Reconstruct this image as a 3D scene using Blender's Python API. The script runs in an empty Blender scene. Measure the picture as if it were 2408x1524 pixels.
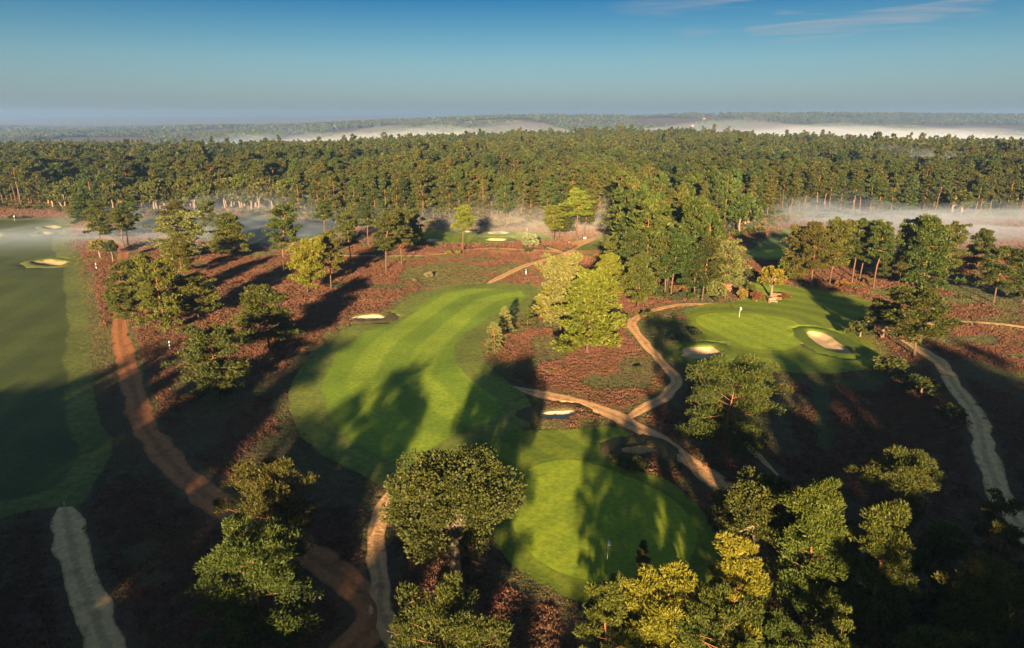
import bpy, math, random
import numpy as np
from mathutils import Vector, geometry

rng = np.random.default_rng(7)
random.seed(7)
SC = bpy.context.scene
COL = SC.collection
R = math.radians

# ------------------------------------------------------------------ camera
CAM_Z = 40.0
FPX, CX, CY = 1605.0, 1204.0, 762.0            # focal length and centre on a 2408 x 1524 sheet
PITCH = math.atan((CY - 276.0) / FPX)
cam = bpy.data.cameras.new('camera'); camo = bpy.data.objects.new('camera', cam); COL.objects.link(camo)
camo.location = (0, 0, CAM_Z); camo.rotation_euler = (math.pi / 2 - PITCH, 0, 0)
cam.sensor_width = 36; cam.lens = 36 * FPX / 2408; cam.clip_start = 0.5; cam.clip_end = 40000
SC.camera = camo

# ------------------------------------------------------------------ sky
SUN_EL, SUN_AZ = R(11.5), R(5.5)               # the sun stands behind the camera, a little to the left
SKY_STRENGTH = 0.05
w = bpy.data.worlds.new('World'); SC.world = w; w.use_nodes = True
nt = w.node_tree; nt.nodes.clear()
def N(t, kind, **kw):
    n = t.nodes.new(kind)
    for k, v in kw.items():
        if k.startswith('i_'): n.inputs[k[2:].replace('_', ' ')].default_value = v
        elif isinstance(k, str): setattr(n, k, v)
    return n
def L(t, a, b): t.links.new(a, b)
sky = N(nt, 'ShaderNodeTexSky', sky_type='NISHITA', sun_disc=False, sun_elevation=SUN_EL,
        sun_rotation=math.pi + SUN_AZ, altitude=60, air_density=1.0, dust_density=1.2, ozone_density=3.0)
tc = N(nt, 'ShaderNodeTexCoord'); sep = N(nt, 'ShaderNodeSeparateXYZ'); L(nt, tc.outputs['Generated'], sep.inputs[0])
ramp = N(nt, 'ShaderNodeValToRGB'); L(nt, sep.outputs['Z'], ramp.inputs[0])
cr = ramp.color_ramp
cr.elements[0].position = 0.0; cr.elements[0].color = (0.30, 0.36, 0.47, 1)
cr.elements[1].position = 1.0; cr.elements[1].color = (0.50, 0.50, 0.50, 1)
for p, c in ((0.033, (0.275, 0.330, 0.415, 1)), (0.075, (0.215, 0.292, 0.335, 1)), (0.11, (0.120, 0.228, 0.280, 1)), (0.148, (0.030, 0.152, 0.235, 1)), (0.25, (0.14, 0.24, 0.30, 1)), (0.5, (0.40, 0.44, 0.46, 1))):
    e = cr.elements.new(p); e.color = c
mul = N(nt, 'ShaderNodeMixRGB', blend_type='MULTIPLY'); mul.inputs[0].default_value = 1
L(nt, sky.outputs[0], mul.inputs[1]); L(nt, ramp.outputs[0], mul.inputs[2])
# thin high cloud streaks
mp = N(nt, 'ShaderNodeMapping'); mp.inputs['Scale'].default_value = (5.0, 5.0, 62.0); mp.inputs['Rotation'].default_value = (0, R(-4), 0)
mp.inputs['Location'].default_value = (1.0, 0.0, 1.66)
L(nt, tc.outputs['Generated'], mp.inputs[0])
cn = N(nt, 'ShaderNodeTexNoise', i_Scale=1.0, i_Detail=6.0, i_Roughness=0.55, i_Distortion=0.6); L(nt, mp.outputs[0], cn.inputs[0])
cramp = N(nt, 'ShaderNodeValToRGB'); L(nt, cn.outputs[0], cramp.inputs[0])
cramp.color_ramp.elements[0].position = 0.545; cramp.color_ramp.elements[0].color = (0, 0, 0, 1)
cramp.color_ramp.elements[1].position = 0.76; cramp.color_ramp.elements[1].color = (0.75, 0.75, 0.75, 1)
alt = N(nt, 'ShaderNodeMapRange'); alt.inputs[1].default_value = 0.06; alt.inputs[2].default_value = 0.11
L(nt, sep.outputs['Z'], alt.inputs[0])
cm = N(nt, 'ShaderNodeMath', operation='MULTIPLY'); L(nt, cramp.outputs[0], cm.inputs[0]); L(nt, alt.outputs[0], cm.inputs[1])
sidem = N(nt, 'ShaderNodeMapRange'); sidem.inputs[1].default_value = 0.08; sidem.inputs[2].default_value = 0.30; L(nt, sep.outputs['X'], sidem.inputs[0])
cm2 = N(nt, 'ShaderNodeMath', operation='MULTIPLY'); L(nt, cm.outputs[0], cm2.inputs[0]); L(nt, sidem.outputs[0], cm2.inputs[1])
cmix = N(nt, 'ShaderNodeMixRGB'); L(nt, cm2.outputs[0], cmix.inputs[0]); L(nt, mul.outputs[0], cmix.inputs[1])
cmix.inputs[2].default_value = (1.25, 1.25, 1.35, 1)
bg = N(nt, 'ShaderNodeBackground'); bg.inputs[1].default_value = SKY_STRENGTH
L(nt, cmix.outputs[0], bg.inputs[0])
wo = N(nt, 'ShaderNodeOutputWorld'); L(nt, bg.outputs[0], wo.inputs[0])

# ------------------------------------------------------------------ sun
sun = bpy.data.lights.new('sun', 'SUN'); suno = bpy.data.objects.new('sun', sun); COL.objects.link(suno)
sun.energy = 5.0; sun.angle = R(1.3); sun.color = (1.0, 0.71, 0.40)
sd = Vector((math.sin(SUN_AZ) * math.cos(SUN_EL), math.cos(SUN_AZ) * math.cos(SUN_EL), -math.sin(SUN_EL)))
suno.rotation_euler = sd.to_track_quat('-Z', 'Y').to_euler(); suno.location = (0, -200, 120)

# ------------------------------------------------------------------ exposure
SC.view_settings.view_transform = 'Standard'; SC.view_settings.look = 'None'
SC.view_settings.exposure = 2.75; SC.view_settings.gamma = 1.0; SC.view_settings.use_curve_mapping = False
cy = SC.cycles
cy.max_bounces = 5; cy.diffuse_bounces = 3; cy.glossy_bounces = 1; cy.transmission_bounces = 3; cy.volume_bounces = 1
cy.transparent_max_bounces = 8; cy.use_denoising = True; cy.sample_clamp_indirect = 4.0
cy.caustics_reflective = False; cy.caustics_refractive = False

# ================================================================== helpers
def ss(a, b, x):
    t = np.clip((x - a) / (b - a), 0, 1); return t * t * (3 - 2 * t)
_tab = np.random.default_rng(3).random((256, 256))
def vnoise(x, y, s):
    x = np.asarray(x, float) / s; y = np.asarray(y, float) / s
    xi = np.floor(x).astype(int); yi = np.floor(y).astype(int); fx = x - xi; fy = y - yi
    fx = fx * fx * (3 - 2 * fx); fy = fy * fy * (3 - 2 * fy)
    a = _tab[xi % 256, yi % 256]; b = _tab[(xi + 1) % 256, yi % 256]; c = _tab[xi % 256, (yi + 1) % 256]; d = _tab[(xi + 1) % 256, (yi + 1) % 256]
    return (a * (1 - fx) + b * fx) * (1 - fy) + (c * (1 - fx) + d * fx) * fy
def gs(x, y, cx, cy_, sx, sy): return np.exp(-((x - cx) / sx) ** 2 - ((y - cy_) / sy) ** 2)

def height(x, y):
    x = np.asarray(x, float); y = np.asarray(y, float)
    near = 0.5 * (vnoise(x, y, 38) - 0.5) + 0.16 * (vnoise(x + 91, y, 13) - 0.5)
    z = near + 1.5 * gs(x, y, 56, 163, 10, 7)                              # the tee bank behind the bench
    far = ss(380, 900, y)
    z = z + far * 6 * (vnoise(x, y, 260) - 0.4)
    z = z - (13 + 9 * ss(0, -450, x) + 10 * ss(350, 750, x)) * ss(430, 1150, y) + 15 * gs(x, y, 120, 960, 230, 240)
    v = ss(1250, 1700, y) - ss(2300, 3000, y) * 0.7
    z = z - 20 * v
    z = z + 18 * gs(x, y, -1300, 2350, 900, 260) + 14 * gs(x, y, 300, 2500, 800, 200) + 8 * gs(x, y, 1500, 2000, 500, 150)
    z = z + 44 * gs(x, y, -300, 3500, 1100, 420) + 36 * gs(x, y, 900, 3700, 1200, 400) + 60 * gs(x, y, 2900, 3900, 1500, 600) + 38 * gs(x, y, 1500, 4100, 1300, 420)
    z = z + 16 * ss(2600, 3400, y) * (vnoise(x, y, 520) - 0.5)
    z = z + 70 * gs(x, y, -3600, 8600, 5000, 800) + 60 * gs(x, y, 3500, 8800, 5200, 800) * 0.9
    return z

ct, st = math.cos(PITCH), math.sin(PITCH)
def ground(u, v):
    k = (CY - v) / FPX; d = (float(u) - CX) / FPX, ct + k * st, -st + k * ct
    z = 0.0
    for _ in range(8):
        t = (z - CAM_Z) / d[2]; z = float(height(d[0] * t, d[1] * t))
    t = (z - CAM_Z) / d[2]
    return np.array([d[0] * t, d[1] * t])
def top_z(y, v):
    k = (CY - v) / FPX
    return CAM_Z + y * (k * ct - st) / (ct + k * st)
def far_hit(u, v, y0=2300.0, up=4.0):
    for yy in np.arange(y0, 5200, 10.0):
        xx = (u - CX) / FPX * (yy * ct + 20 * st)
        if top_z(yy, v) <= float(height(xx, yy)) + up: break
    return xx, yy
def px_m(p, z=0.0): return (p[1] * ct - (z - CAM_Z) * st) / FPX              # metres per sheet pixel at a place

def cat(pts, step, closed=True):
    P = np.array(pts, float); n = len(P); out = []
    rngi = range(n if closed else n - 1)
    for i in rngi:
        if closed: a, b, c, d = P[i - 1], P[i], P[(i + 1) % n], P[(i + 2) % n]
        else: a, b, c, d = P[max(i - 1, 0)], P[i], P[i + 1], P[min(i + 2, n - 1)]
        m = max(1, int(np.linalg.norm(c - b) / step))
        for k in range(m):
            t = k / m
            out.append(0.5 * (2 * b + (c - a) * t + (2 * a - 5 * b + 4 * c - d) * t * t + (3 * b - a - 3 * c + d) * t ** 3))
    if not closed: out.append(P[-1])
    return np.array(out)

def inside(poly, X, Y):
    X = np.asarray(X, float); Y = np.asarray(Y, float); r = np.zeros(X.shape, bool)
    lo, hi = poly.min(0), poly.max(0)
    m = (X > lo[0]) & (X < hi[0]) & (Y > lo[1]) & (Y < hi[1])
    if not m.any(): return r
    x, y = X[m], Y[m]; c = np.zeros(x.shape, bool)
    x1, y1 = poly[:, 0], poly[:, 1]; x2, y2 = np.roll(x1, -1), np.roll(y1, -1)
    for i in range(len(poly)):
        if y1[i] == y2[i]: continue
        k = (y1[i] > y) != (y2[i] > y)
        c ^= k & (x < (x2[i] - x1[i]) * (y - y1[i]) / (y2[i] - y1[i]) + x1[i])
    r[m] = c
    return r
def dist_line(P, X, Y, closed):
    d = np.full(X.shape, 1e9)
    n = len(P)
    for i in range(n if closed else n - 1):
        a = P[i]; b = P[(i + 1) % n]; ab = b - a; l = ab @ ab
        if l < 1e-9: continue
        t = np.clip(((X - a[0]) * ab[0] + (Y - a[1]) * ab[1]) / l, 0, 1)
        d = np.minimum(d, np.hypot(X - a[0] - t * ab[0], Y - a[1] - t * ab[1]))
    return d
def near_dist(P, X, Y, reach, closed):
    d = np.full(X.shape, 1e9); lo = P.min(0) - reach; hi = P.max(0) + reach
    m = (X > lo[0]) & (X < hi[0]) & (Y > lo[1]) & (Y < hi[1])
    if m.any(): d[m] = dist_line(P, X[m], Y[m], closed)
    return d

def mesh(name, V, T, smooth=False, attrs=None, mat=None):
    V = np.asarray(V, np.float32); T = np.asarray(T, np.int32); k = T.shape[1]
    me = bpy.data.meshes.new(name)
    me.vertices.add(len(V)); me.vertices.foreach_set('co', V.ravel())
    me.loops.add(T.size); me.loops.foreach_set('vertex_index', T.ravel())
    me.polygons.add(len(T)); me.polygons.foreach_set('loop_start', np.arange(0, T.size, k, dtype=np.int32))
    if smooth: me.polygons.foreach_set('use_smooth', np.ones(len(T), bool))
    me.update(calc_edges=True)
    for an, d in (attrs or {}).items():
        a = me.attributes.new(an, 'FLOAT', 'POINT'); a.data.foreach_set('value', np.asarray(d, np.float32))
    if mat: me.materials.append(mat)
    return me
def link(name, me, parent=None, loc=None):
    o = bpy.data.objects.new(name, me); COL.objects.link(o)
    if parent: o.parent = parent
    if loc is not None: o.location = loc
    return o
def tag(o, label=None, cat_=None, group=None, kind=None):
    if label: o['label'] = label
    if cat_: o['category'] = cat_
    if group: o['group'] = group
    if kind: o['kind'] = kind
    return o
class MB:
    """collects boxes, tubes and loose faces into one mesh"""
    def __init__(s): s.V = []; s.F = []
    def add(s, V, F):
        n = len(s.V); s.V += [tuple(v) for v in V]; s.F += [tuple(i + n for i in f) for f in F]
    def box(s, c, sz, rot=0.0, tilt=0.0):
        V = []
        for dx in (-.5, .5):
            for dy in (-.5, .5):
                for dz in (-.5, .5):
                    x, y, z = dx * sz[0], dy * sz[1], dz * sz[2]
                    y, z = y * math.cos(tilt) - z * math.sin(tilt), y * math.sin(tilt) + z * math.cos(tilt)
                    x, y = x * math.cos(rot) - y * math.sin(rot), x * math.sin(rot) + y * math.cos(rot)
                    V.append((c[0] + x, c[1] + y, c[2] + z))
        s.add(V, [(0, 1, 3, 2), (4, 6, 7, 5), (0, 4, 5, 1), (2, 3, 7, 6), (0, 2, 6, 4), (1, 5, 7, 3)])
    def tube(s, P, rad, n=8):
        V = []; F = []; P = [Vector(p) for p in P]
        for i, p in enumerate(P):
            d = (P[min(i + 1, len(P) - 1)] - P[max(i - 1, 0)]).normalized()
            a = d.orthogonal().normalized(); b = d.cross(a)
            for k in range(n):
                th = 2 * math.pi * k / n; V.append(p + (a * math.cos(th) + b * math.sin(th)) * rad[i])
        for i in range(len(P) - 1):
            for k in range(n): F.append((i * n + k, i * n + (k + 1) % n, (i + 1) * n + (k + 1) % n, (i + 1) * n + k))
        F.append(tuple(range(n))[::-1]); F.append(tuple((len(P) - 1) * n + k for k in range(n)))
        s.add(V, F)
    def build(s, name, mat, parent=None):
        me = bpy.data.meshes.new(name); me.from_pydata(s.V, [], s.F); me.update(); me.materials.append(mat)
        return link(name, me, parent)

# ================================================================== materials
def mat_new(name):
    m = bpy.data.materials.new(name); m.use_nodes = True; t = m.node_tree
    b = t.nodes['Principled BSDF']; b.inputs['Specular IOR Level'].default_value = 0.2; b.inputs['Roughness'].default_value = 0.85
    return m, t, b
def c4(c): return (c[0], c[1], c[2], 1)
def noise_mix(t, cols, scale, detail=4, pos=None, lo=0.3, hi=0.7):
    """colour ramp over world-space noise"""
    g = N(t, 'ShaderNodeNewGeometry'); n = N(t, 'ShaderNodeTexNoise', i_Scale=scale, i_Detail=detail, i_Roughness=0.6)
    L(t, g.outputs['Position'], n.inputs['Vector'])
    r = N(t, 'ShaderNodeValToRGB'); L(t, n.outputs[0], r.inputs[0]); e = r.color_ramp.elements
    e[0].position = lo; e[0].color = c4(cols[0]); e[1].position = hi; e[1].color = c4(cols[-1])
    for i, c in enumerate(cols[1:-1]): k = e.new(lo + (hi - lo) * (i + 1) / (len(cols) - 1)); k.color = c4(c)
    return r.outputs[0], n
def bump(t, b, scale, strength, dist=0.1, detail=5):
    g = N(t, 'ShaderNodeNewGeometry'); n = N(t, 'ShaderNodeTexNoise', i_Scale=scale, i_Detail=detail)
    L(t, g.outputs['Position'], n.inputs['Vector'])
    bp = N(t, 'ShaderNodeBump'); bp.inputs['Strength'].default_value = strength; bp.inputs['Distance'].default_value = dist
    L(t, n.outputs[0], bp.inputs['Height']); L(t, bp.outputs[0], b.inputs['Normal'])
def mixc(t, fac, a, b, mode='MIX'):
    m = N(t, 'ShaderNodeMixRGB', blend_type=mode)
    for i, s in enumerate((fac, a, b)):
        if hasattr(s, 'links'): L(t, s, m.inputs[i])
        elif isinstance(s, (tuple, list)): m.inputs[i].default_value = c4(s)
        else: m.inputs[i].default_value = s
    return m.outputs[0]

def simple(name, cols, scale=0.5, detail=5, bscale=6, bstr=0.6, bdist=0.1, rough=0.9, lo=0.3, hi=0.7, fine=None):
    m, t, b = mat_new(name); c, _ = noise_mix(t, cols, scale, detail, lo=lo, hi=hi)
    if fine:
        f, _ = noise_mix(t, [(1 - fine,) * 3, (1 + fine,) * 3], 2.2, 5, lo=.25, hi=.75); c = mixc(t, 1.0, c, f, 'MULTIPLY')
    L(t, c, b.inputs['Base Color']); b.inputs['Roughness'].default_value = rough
    if bstr: bump(t, b, bscale, bstr, bdist)
    return m
M = {}
M['heath'] = simple('heath_ground', [(.050, .034, .018), (.085, .042, .026), (.060, .055, .022), (.10, .05, .035)], .09, 6, 1.2, 1.0, .5, fine=.35)
M['sand'] = simple('sand', [(.30, .215, .115), (.38, .28, .155)], .6, 5, 5, .5, .05)
M['pale_sand'] = simple('pale_sand', [(.35, .275, .17), (.44, .35, .225)], .6, 5, 5, .5, .05)
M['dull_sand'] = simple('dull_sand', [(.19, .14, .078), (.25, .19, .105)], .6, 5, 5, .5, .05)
M['path'] = simple('path_earth', [(.27, .130, .050), (.43, .25, .11), (.34, .18, .072)], .5, 6, 3, .7, .12, fine=.25)
M['path_red'] = simple('path_red_earth', [(.165, .062, .022), (.27, .11, .040), (.21, .080, .028)], .45, 6, 3, .7, .12, fine=.25)
M['path_grey'] = simple('path_grey_gravel', [(.30, .185, .075), (.47, .31, .135), (.38, .245, .10)], .5, 6, 3, .6, .08, fine=.2)
for k_ in ('path', 'path_red', 'path_grey'):                                # wheel ruts, a worn crown and creeping edges
    t = M[k_].node_tree; b = t.nodes['Principled BSDF']; src_ = b.inputs['Base Color'].links[0].from_socket
    a_ = N(t, 'ShaderNodeAttribute', attribute_name='across'); g_ = N(t, 'ShaderNodeNewGeometry'); n_ = N(t, 'ShaderNodeTexNoise', i_Scale=1.1, i_Detail=5.0); L(t, g_.outputs['Position'], n_.inputs['Vector'])
    s1 = N(t, 'ShaderNodeMath', operation='MULTIPLY_ADD'); L(t, n_.outputs[0], s1.inputs[0]); s1.inputs[1].default_value = .55; L(t, a_.outputs['Fac'], s1.inputs[2])
    rr = N(t, 'ShaderNodeValToRGB'); L(t, s1.outputs[0], rr.inputs[0]); e_ = rr.color_ramp.elements
    e_[0].position = .18; e_[0].color = (.80, .80, .78, 1); e_[1].position = 1.0; e_[1].color = (1.15, 1.13, 1.1, 1)
    for p_, v_ in ((.45, .84), (.62, 1.15), (.85, 1.12)): q_ = e_.new(p_); q_.color = (v_, v_, v_ * .98, 1)
    c_ = mixc(t, 1.0, src_, rr.outputs[0], 'MULTIPLY')
    mr_ = N(t, 'ShaderNodeMapRange'); L(t, s1.outputs[0], mr_.inputs[0]); mr_.inputs[1].default_value = 1.10; mr_.inputs[2].default_value = 1.32; mr_.inputs[4].default_value = .75
    L(t, mixc(t, mr_.outputs[0], c_, (.055, .050, .018)), b.inputs['Base Color'])
M['lip'] = simple('bunker_lip_turf', [(.045, .04, .014), (.075, .055, .022), (.05, .06, .016)], .8, 5, 4, 1.0, .3, fine=.3)
M['lip_turf'] = simple('bunker_lip_grass', [(.036, .060, .006), (.055, .085, .008), (.05, .06, .012)], .5, 5, 4, .8, .2, fine=.25)
M['rough'] = simple('rough_grass_ground', [(.032, .048, .013), (.055, .066, .02), (.07, .06, .025)], .16, 6, 3, 1.0, .25, fine=.3)
def turf(name, dark, light, period, amt, patch, cut=0.0):
    m, t, b = mat_new(name)
    a = N(t, 'ShaderNodeAttribute', attribute_name='mow')
    g = N(t, 'ShaderNodeNewGeometry'); n1 = N(t, 'ShaderNodeTexNoise', i_Scale=.05, i_Detail=3.0); L(t, g.outputs['Position'], n1.inputs['Vector'])
    ad = N(t, 'ShaderNodeMath', operation='MULTIPLY_ADD'); L(t, n1.outputs[0], ad.inputs[0]); ad.inputs[1].default_value = 1.4; L(t, a.outputs['Fac'], ad.inputs[2])
    s = N(t, 'ShaderNodeMath', operation='MULTIPLY'); L(t, ad.outputs[0], s.inputs[0]); s.inputs[1].default_value = 2 * math.pi / period
    sn = N(t, 'ShaderNodeMath', operation='SINE'); L(t, s.outputs[0], sn.inputs[0])
    mr = N(t, 'ShaderNodeMapRange'); mr.inputs[1].default_value = -.3; mr.inputs[2].default_value = .3; L(t, sn.outputs[0], mr.inputs[0])
    mr.inputs[3].default_value = .5 - amt; mr.inputs[4].default_value = .5 + amt
    c = mixc(t, mr.outputs[0], dark, light)
    if cut:
        ea = N(t, 'ShaderNodeAttribute', attribute_name='edge'); em = N(t, 'ShaderNodeMath', operation='MULTIPLY_ADD'); L(t, n1.outputs[0], em.inputs[0]); em.inputs[1].default_value = 3.0; L(t, ea.outputs['Fac'], em.inputs[2])
        er = N(t, 'ShaderNodeMapRange'); er.inputs[1].default_value = cut + .9; er.inputs[2].default_value = cut + 1.5; er.inputs[3].default_value = .8; er.inputs[4].default_value = 0; L(t, em.outputs[0], er.inputs[0])
        fr_, _ = noise_mix(t, [(.062, .082, .014), (.12, .14, .026)], .9, 5, lo=.35, hi=.65); c = mixc(t, er.outputs[0], c, fr_)
    p, _ = noise_mix(t, [(1 - patch, 1 - patch, 1 - patch), (1 + patch, 1 + patch * .8, 1 + patch)], .07, 5)
    c = mixc(t, 1.0, c, p, 'MULTIPLY')
    f, _ = noise_mix(t, [(.74, .74, .7), (1.26, 1.24, 1.2)], 1.6, 6); c = mixc(t, 1.0, c, f, 'MULTIPLY')
    L(t, c, b.inputs['Base Color']); bump(t, b, 5, .6, .06)
    return m
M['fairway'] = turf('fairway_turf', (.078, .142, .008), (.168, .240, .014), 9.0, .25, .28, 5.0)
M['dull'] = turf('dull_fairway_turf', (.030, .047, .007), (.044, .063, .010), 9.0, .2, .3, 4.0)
M['apron'] = turf('bunker_surround_turf', (.046, .082, .005), (.080, .118, .008), 5.0, .05, .22)
M['green'] = turf('putting_green_turf', (.120, .182, .008), (.178, .235, .012), 3.6, .2, .14)
M['surround'] = turf('green_surround_turf', (.068, .108, .006), (.118, .156, .009), 5.0, .3, .22)

def foliage(name, dark, light, trans=.25, var=.25):
    m, t, b = mat_new(name); out = t.nodes['Material Output']
    a = N(t, 'ShaderNodeAttribute', attribute_name='tint'); c = mixc(t, a.outputs['Fac'], dark, light)
    oi = N(t, 'ShaderNodeObjectInfo')
    hr = N(t, 'ShaderNodeMapRange'); hr.inputs[3].default_value = .5 - .045 * var * 4; hr.inputs[4].default_value = .5 + .03 * var * 4; L(t, oi.outputs['Random'], hr.inputs[0])
    vr = N(t, 'ShaderNodeMath', operation='MULTIPLY_ADD')
    fr = N(t, 'ShaderNodeMath', operation='FRACT'); m7 = N(t, 'ShaderNodeMath', operation='MULTIPLY'); m7.inputs[1].default_value = 7.3
    L(t, oi.outputs['Random'], m7.inputs[0]); L(t, m7.outputs[0], fr.inputs[0])
    L(t, fr.outputs[0], vr.inputs[0]); vr.inputs[1].default_value = 2 * var; vr.inputs[2].default_value = 1 - var
    st_, _ = noise_mix(t, [(.55, .68, .72), (1.0, 1.0, 1.0), (1.42, 1.16, .85)], .020, 4, lo=.32, hi=.68); c = mixc(t, 1.0, c, st_, 'MULTIPLY')
    hs = N(t, 'ShaderNodeHueSaturation'); L(t, hr.outputs[0], hs.inputs['Hue']); L(t, vr.outputs[0], hs.inputs['Value']); L(t, c, hs.inputs['Color'])
    L(t, hs.outputs[0], b.inputs['Base Color']); b.inputs['Roughness'].default_value = .6; b.inputs['Specular IOR Level'].default_value = .25
    if trans:
        tr = N(t, 'ShaderNodeBsdfTranslucent'); L(t, hs.outputs[0], tr.inputs[0])
        mx = N(t, 'ShaderNodeMixShader'); mx.inputs[0].default_value = trans
        L(t, b.outputs[0], mx.inputs[1]); L(t, tr.outputs[0], mx.inputs[2]); L(t, mx.outputs[0], out.inputs['Surface'])
    return m
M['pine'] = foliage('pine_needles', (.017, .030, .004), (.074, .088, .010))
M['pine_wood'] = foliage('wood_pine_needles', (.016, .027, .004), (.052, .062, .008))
M['pine_sunlit_tint'] = foliage('pine_needles_sunlit_tint', (.060, .080, .006), (.160, .172, .013), var=.12)  # lighter, yellower copy of the pine needles; sunlit look put into the colour
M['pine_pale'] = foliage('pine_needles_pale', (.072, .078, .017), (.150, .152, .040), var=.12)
M['oak'] = foliage('oak_leaves', (.022, .034, .006), (.066, .074, .011), var=.12)
M['broad'] = foliage('broad_leaves', (.024, .038, .005), (.066, .074, .010))
M['gold'] = foliage('golden_leaves', (.22, .13, .012), (.40, .25, .03), var=.1)
M['lime'] = foliage('lime_leaves', (.07, .08, .006), (.17, .155, .012), var=.1)
M['pale'] = foliage('pale_blossom_leaves', (.10, .11, .045), (.22, .22, .11), var=.1)
M['rust'] = foliage('rust_shrub_leaves', (.07, .04, .012), (.17, .10, .025), var=.2)
M['spruce'] = foliage('spruce_needles', (.026, .036, .014), (.055, .065, .024), var=.15)
def heather_mat():
    m, t, b = mat_new('heather_sprigs')
    a = N(t, 'ShaderNodeAttribute', attribute_name='tint')
    big, _ = noise_mix(t, [(.056, .046, .013), (.086, .042, .015), (.102, .043, .025), (.072, .038, .015), (.110, .045, .034), (.120, .063, .022), (.100, .079, .026)], .075, 6, lo=.28, hi=.72)
    oi = N(t, 'ShaderNodeObjectInfo')
    r = N(t, 'ShaderNodeValToRGB'); L(t, oi.outputs['Random'], r.inputs[0]); e = r.color_ramp.elements; r.color_ramp.interpolation = 'CONSTANT'
    e[0].position = 0; e[0].color = (.08, .036, .015, 1); e[1].position = .34; e[1].color = (.135, .055, .062, 1)
    for p, c in ((.56, (.105, .042, .022)), (.80, (.05, .046, .013)), (.93, (.14, .10, .045))): k = e.new(p); k.color = c4(c)
    c = mixc(t, .20, big, r.outputs[0])
    d = mixc(t, a.outputs['Fac'], (.68, .68, .68), (1.3, 1.27, 1.27)); c = mixc(t, 1.0, c, d, 'MULTIPLY')
    L(t, c, b.inputs['Base Color'])
    return m
M['heather'] = heather_mat()
M['tuft'] = foliage('rough_grass_blades', (.042, .058, .014), (.12, .115, .036), trans=.15, var=.3)
def bark_mat(name, low, high):
    m, t, b = mat_new(name); a = N(t, 'ShaderNodeAttribute', attribute_name='hf')
    mr = N(t, 'ShaderNodeMapRange'); mr.inputs[1].default_value = .12; mr.inputs[2].default_value = .6; L(t, a.outputs['Fac'], mr.inputs[0])
    c = mixc(t, mr.outputs[0], low, high); f, _ = noise_mix(t, [(.6, .6, .6), (1.35, 1.3, 1.25)], 3.0, 4); c = mixc(t, 1.0, c, f, 'MULTIPLY')
    L(t, c, b.inputs['Base Color']); bump(t, b, 8, .8, .06)
    return m
M['bark'] = bark_mat('pine_bark', (.065, .042, .027), (.185, .082, .033))
M['bark_oak'] = bark_mat('oak_bark', (.12, .09, .065), (.15, .115, .08))
M['wood'] = simple('weathered_timber', [(.13, .07, .036), (.21, .115, .06)], 3, 4, 20, .5, .02)
M['bench_wood'] = simple('bench_timber', [(.16, .115, .07), (.24, .18, .12)], 4, 4, 20, .4, .02)
M['white'] = simple('white_paint', [(.60, .59, .56), (.68, .67, .64)], 4, 3, 20, 0, 0, rough=.5)
M['black'] = simple('black_paint', [(.02, .02, .02), (.035, .033, .03)], 4, 3, 20, 0, 0, rough=.5)
M['blue'] = simple('blue_paint', [(.10, .16, .30), (.14, .2, .36)], 4, 3, 20, 0, 0, rough=.5)
M['wall'] = simple('house_render', [(.15, .135, .115), (.19, .175, .15)], .3, 3, 3, .2, .02)
M['roof'] = simple('roof_tiles', [(.20, .09, .06), (.28, .13, .09)], .5, 3, 3, .4, .05)
M['glass'] = simple('window_glass', [(.03, .035, .04), (.05, .055, .06)], .5, 2, 3, 0, 0, rough=.15)
M['field'] = simple('stubble_field', [(.13, .115, .06), (.18, .155, .085)], .01, 4, 1, .3, .2)
M['far'] = foliage('far_wood_leaves', (.020, .030, .008), (.046, .054, .014), trans=0, var=.3)

# ================================================================== ground layout (outlines on the 2408 x 1524 sheet, laid on the terrain)
def outline(pts, step, wob=0.0):
    P = cat([ground(*p) for p in pts], step)
    if wob:
        nrm = np.roll(P, -1, 0) - np.roll(P, 1, 0); nrm = np.stack([nrm[:, 1], -nrm[:, 0]], 1); nrm /= np.linalg.norm(nrm, axis=1)[:, None] + 1e-9
        P = P + nrm * (wob * 2 * (vnoise(P[:, 0] * 1.0, P[:, 1], 1.6) - .5))[:, None]
    return P
AREAS = {}
def area(key, pts, step=1.0, wob=.25): AREAS[key] = outline(pts, step, wob)
area('fairway', [(1100, 668), (1150, 667), (1240, 672), (1272, 680), (1268, 717), (1213, 744), (1166, 772), (1137, 807), (1139, 842), (1166, 877), (1213, 912), (1246, 940), (1250, 971), (1244, 1002), (1205, 1022), (1131, 1045), (1060, 1090), (1000, 1140), (940, 1160), (897, 1143), (834, 1108), (744, 1060), (694, 998), (680, 932), (690, 893), (725, 838), (764, 807), (815, 772), (865, 760), (908, 744), (940, 716), (979, 693), (1037, 674)])
area('near_surround', [(1090, 1075), (1131, 1045), (1205, 1021), (1272, 1012), (1350, 1010), (1430, 1002), (1480, 1022), (1450, 1045), (1428, 1078), (1460, 1100), (1540, 1120), (1610, 1160), (1670, 1230), (1690, 1320), (1640, 1400), (1500, 1430), (1380, 1420), (1290, 1385), (1212, 1335), (1165, 1270), (1140, 1190), (1100, 1130)])
area('near_green', [(1195, 1190), (1215, 1130), (1262, 1095), (1330, 1082), (1395, 1092), (1450, 1112), (1530, 1145), (1605, 1195), (1640, 1260), (1610, 1335), (1520, 1372), (1400, 1372), (1290, 1335), (1220, 1270)], 1.0, .1)
area('right_surround', [(1612, 745), (1643, 719), (1726, 710), (1742, 680), (1750, 660), (1800, 662), (1846, 671), (1929, 683), (2032, 704), (2050, 722), (2015, 774), (2057, 815), (2078, 853), (1991, 876), (1908, 880), (1825, 872), (1763, 876), (1712, 845), (1700, 812), (1659, 808), (1626, 778)])
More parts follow.
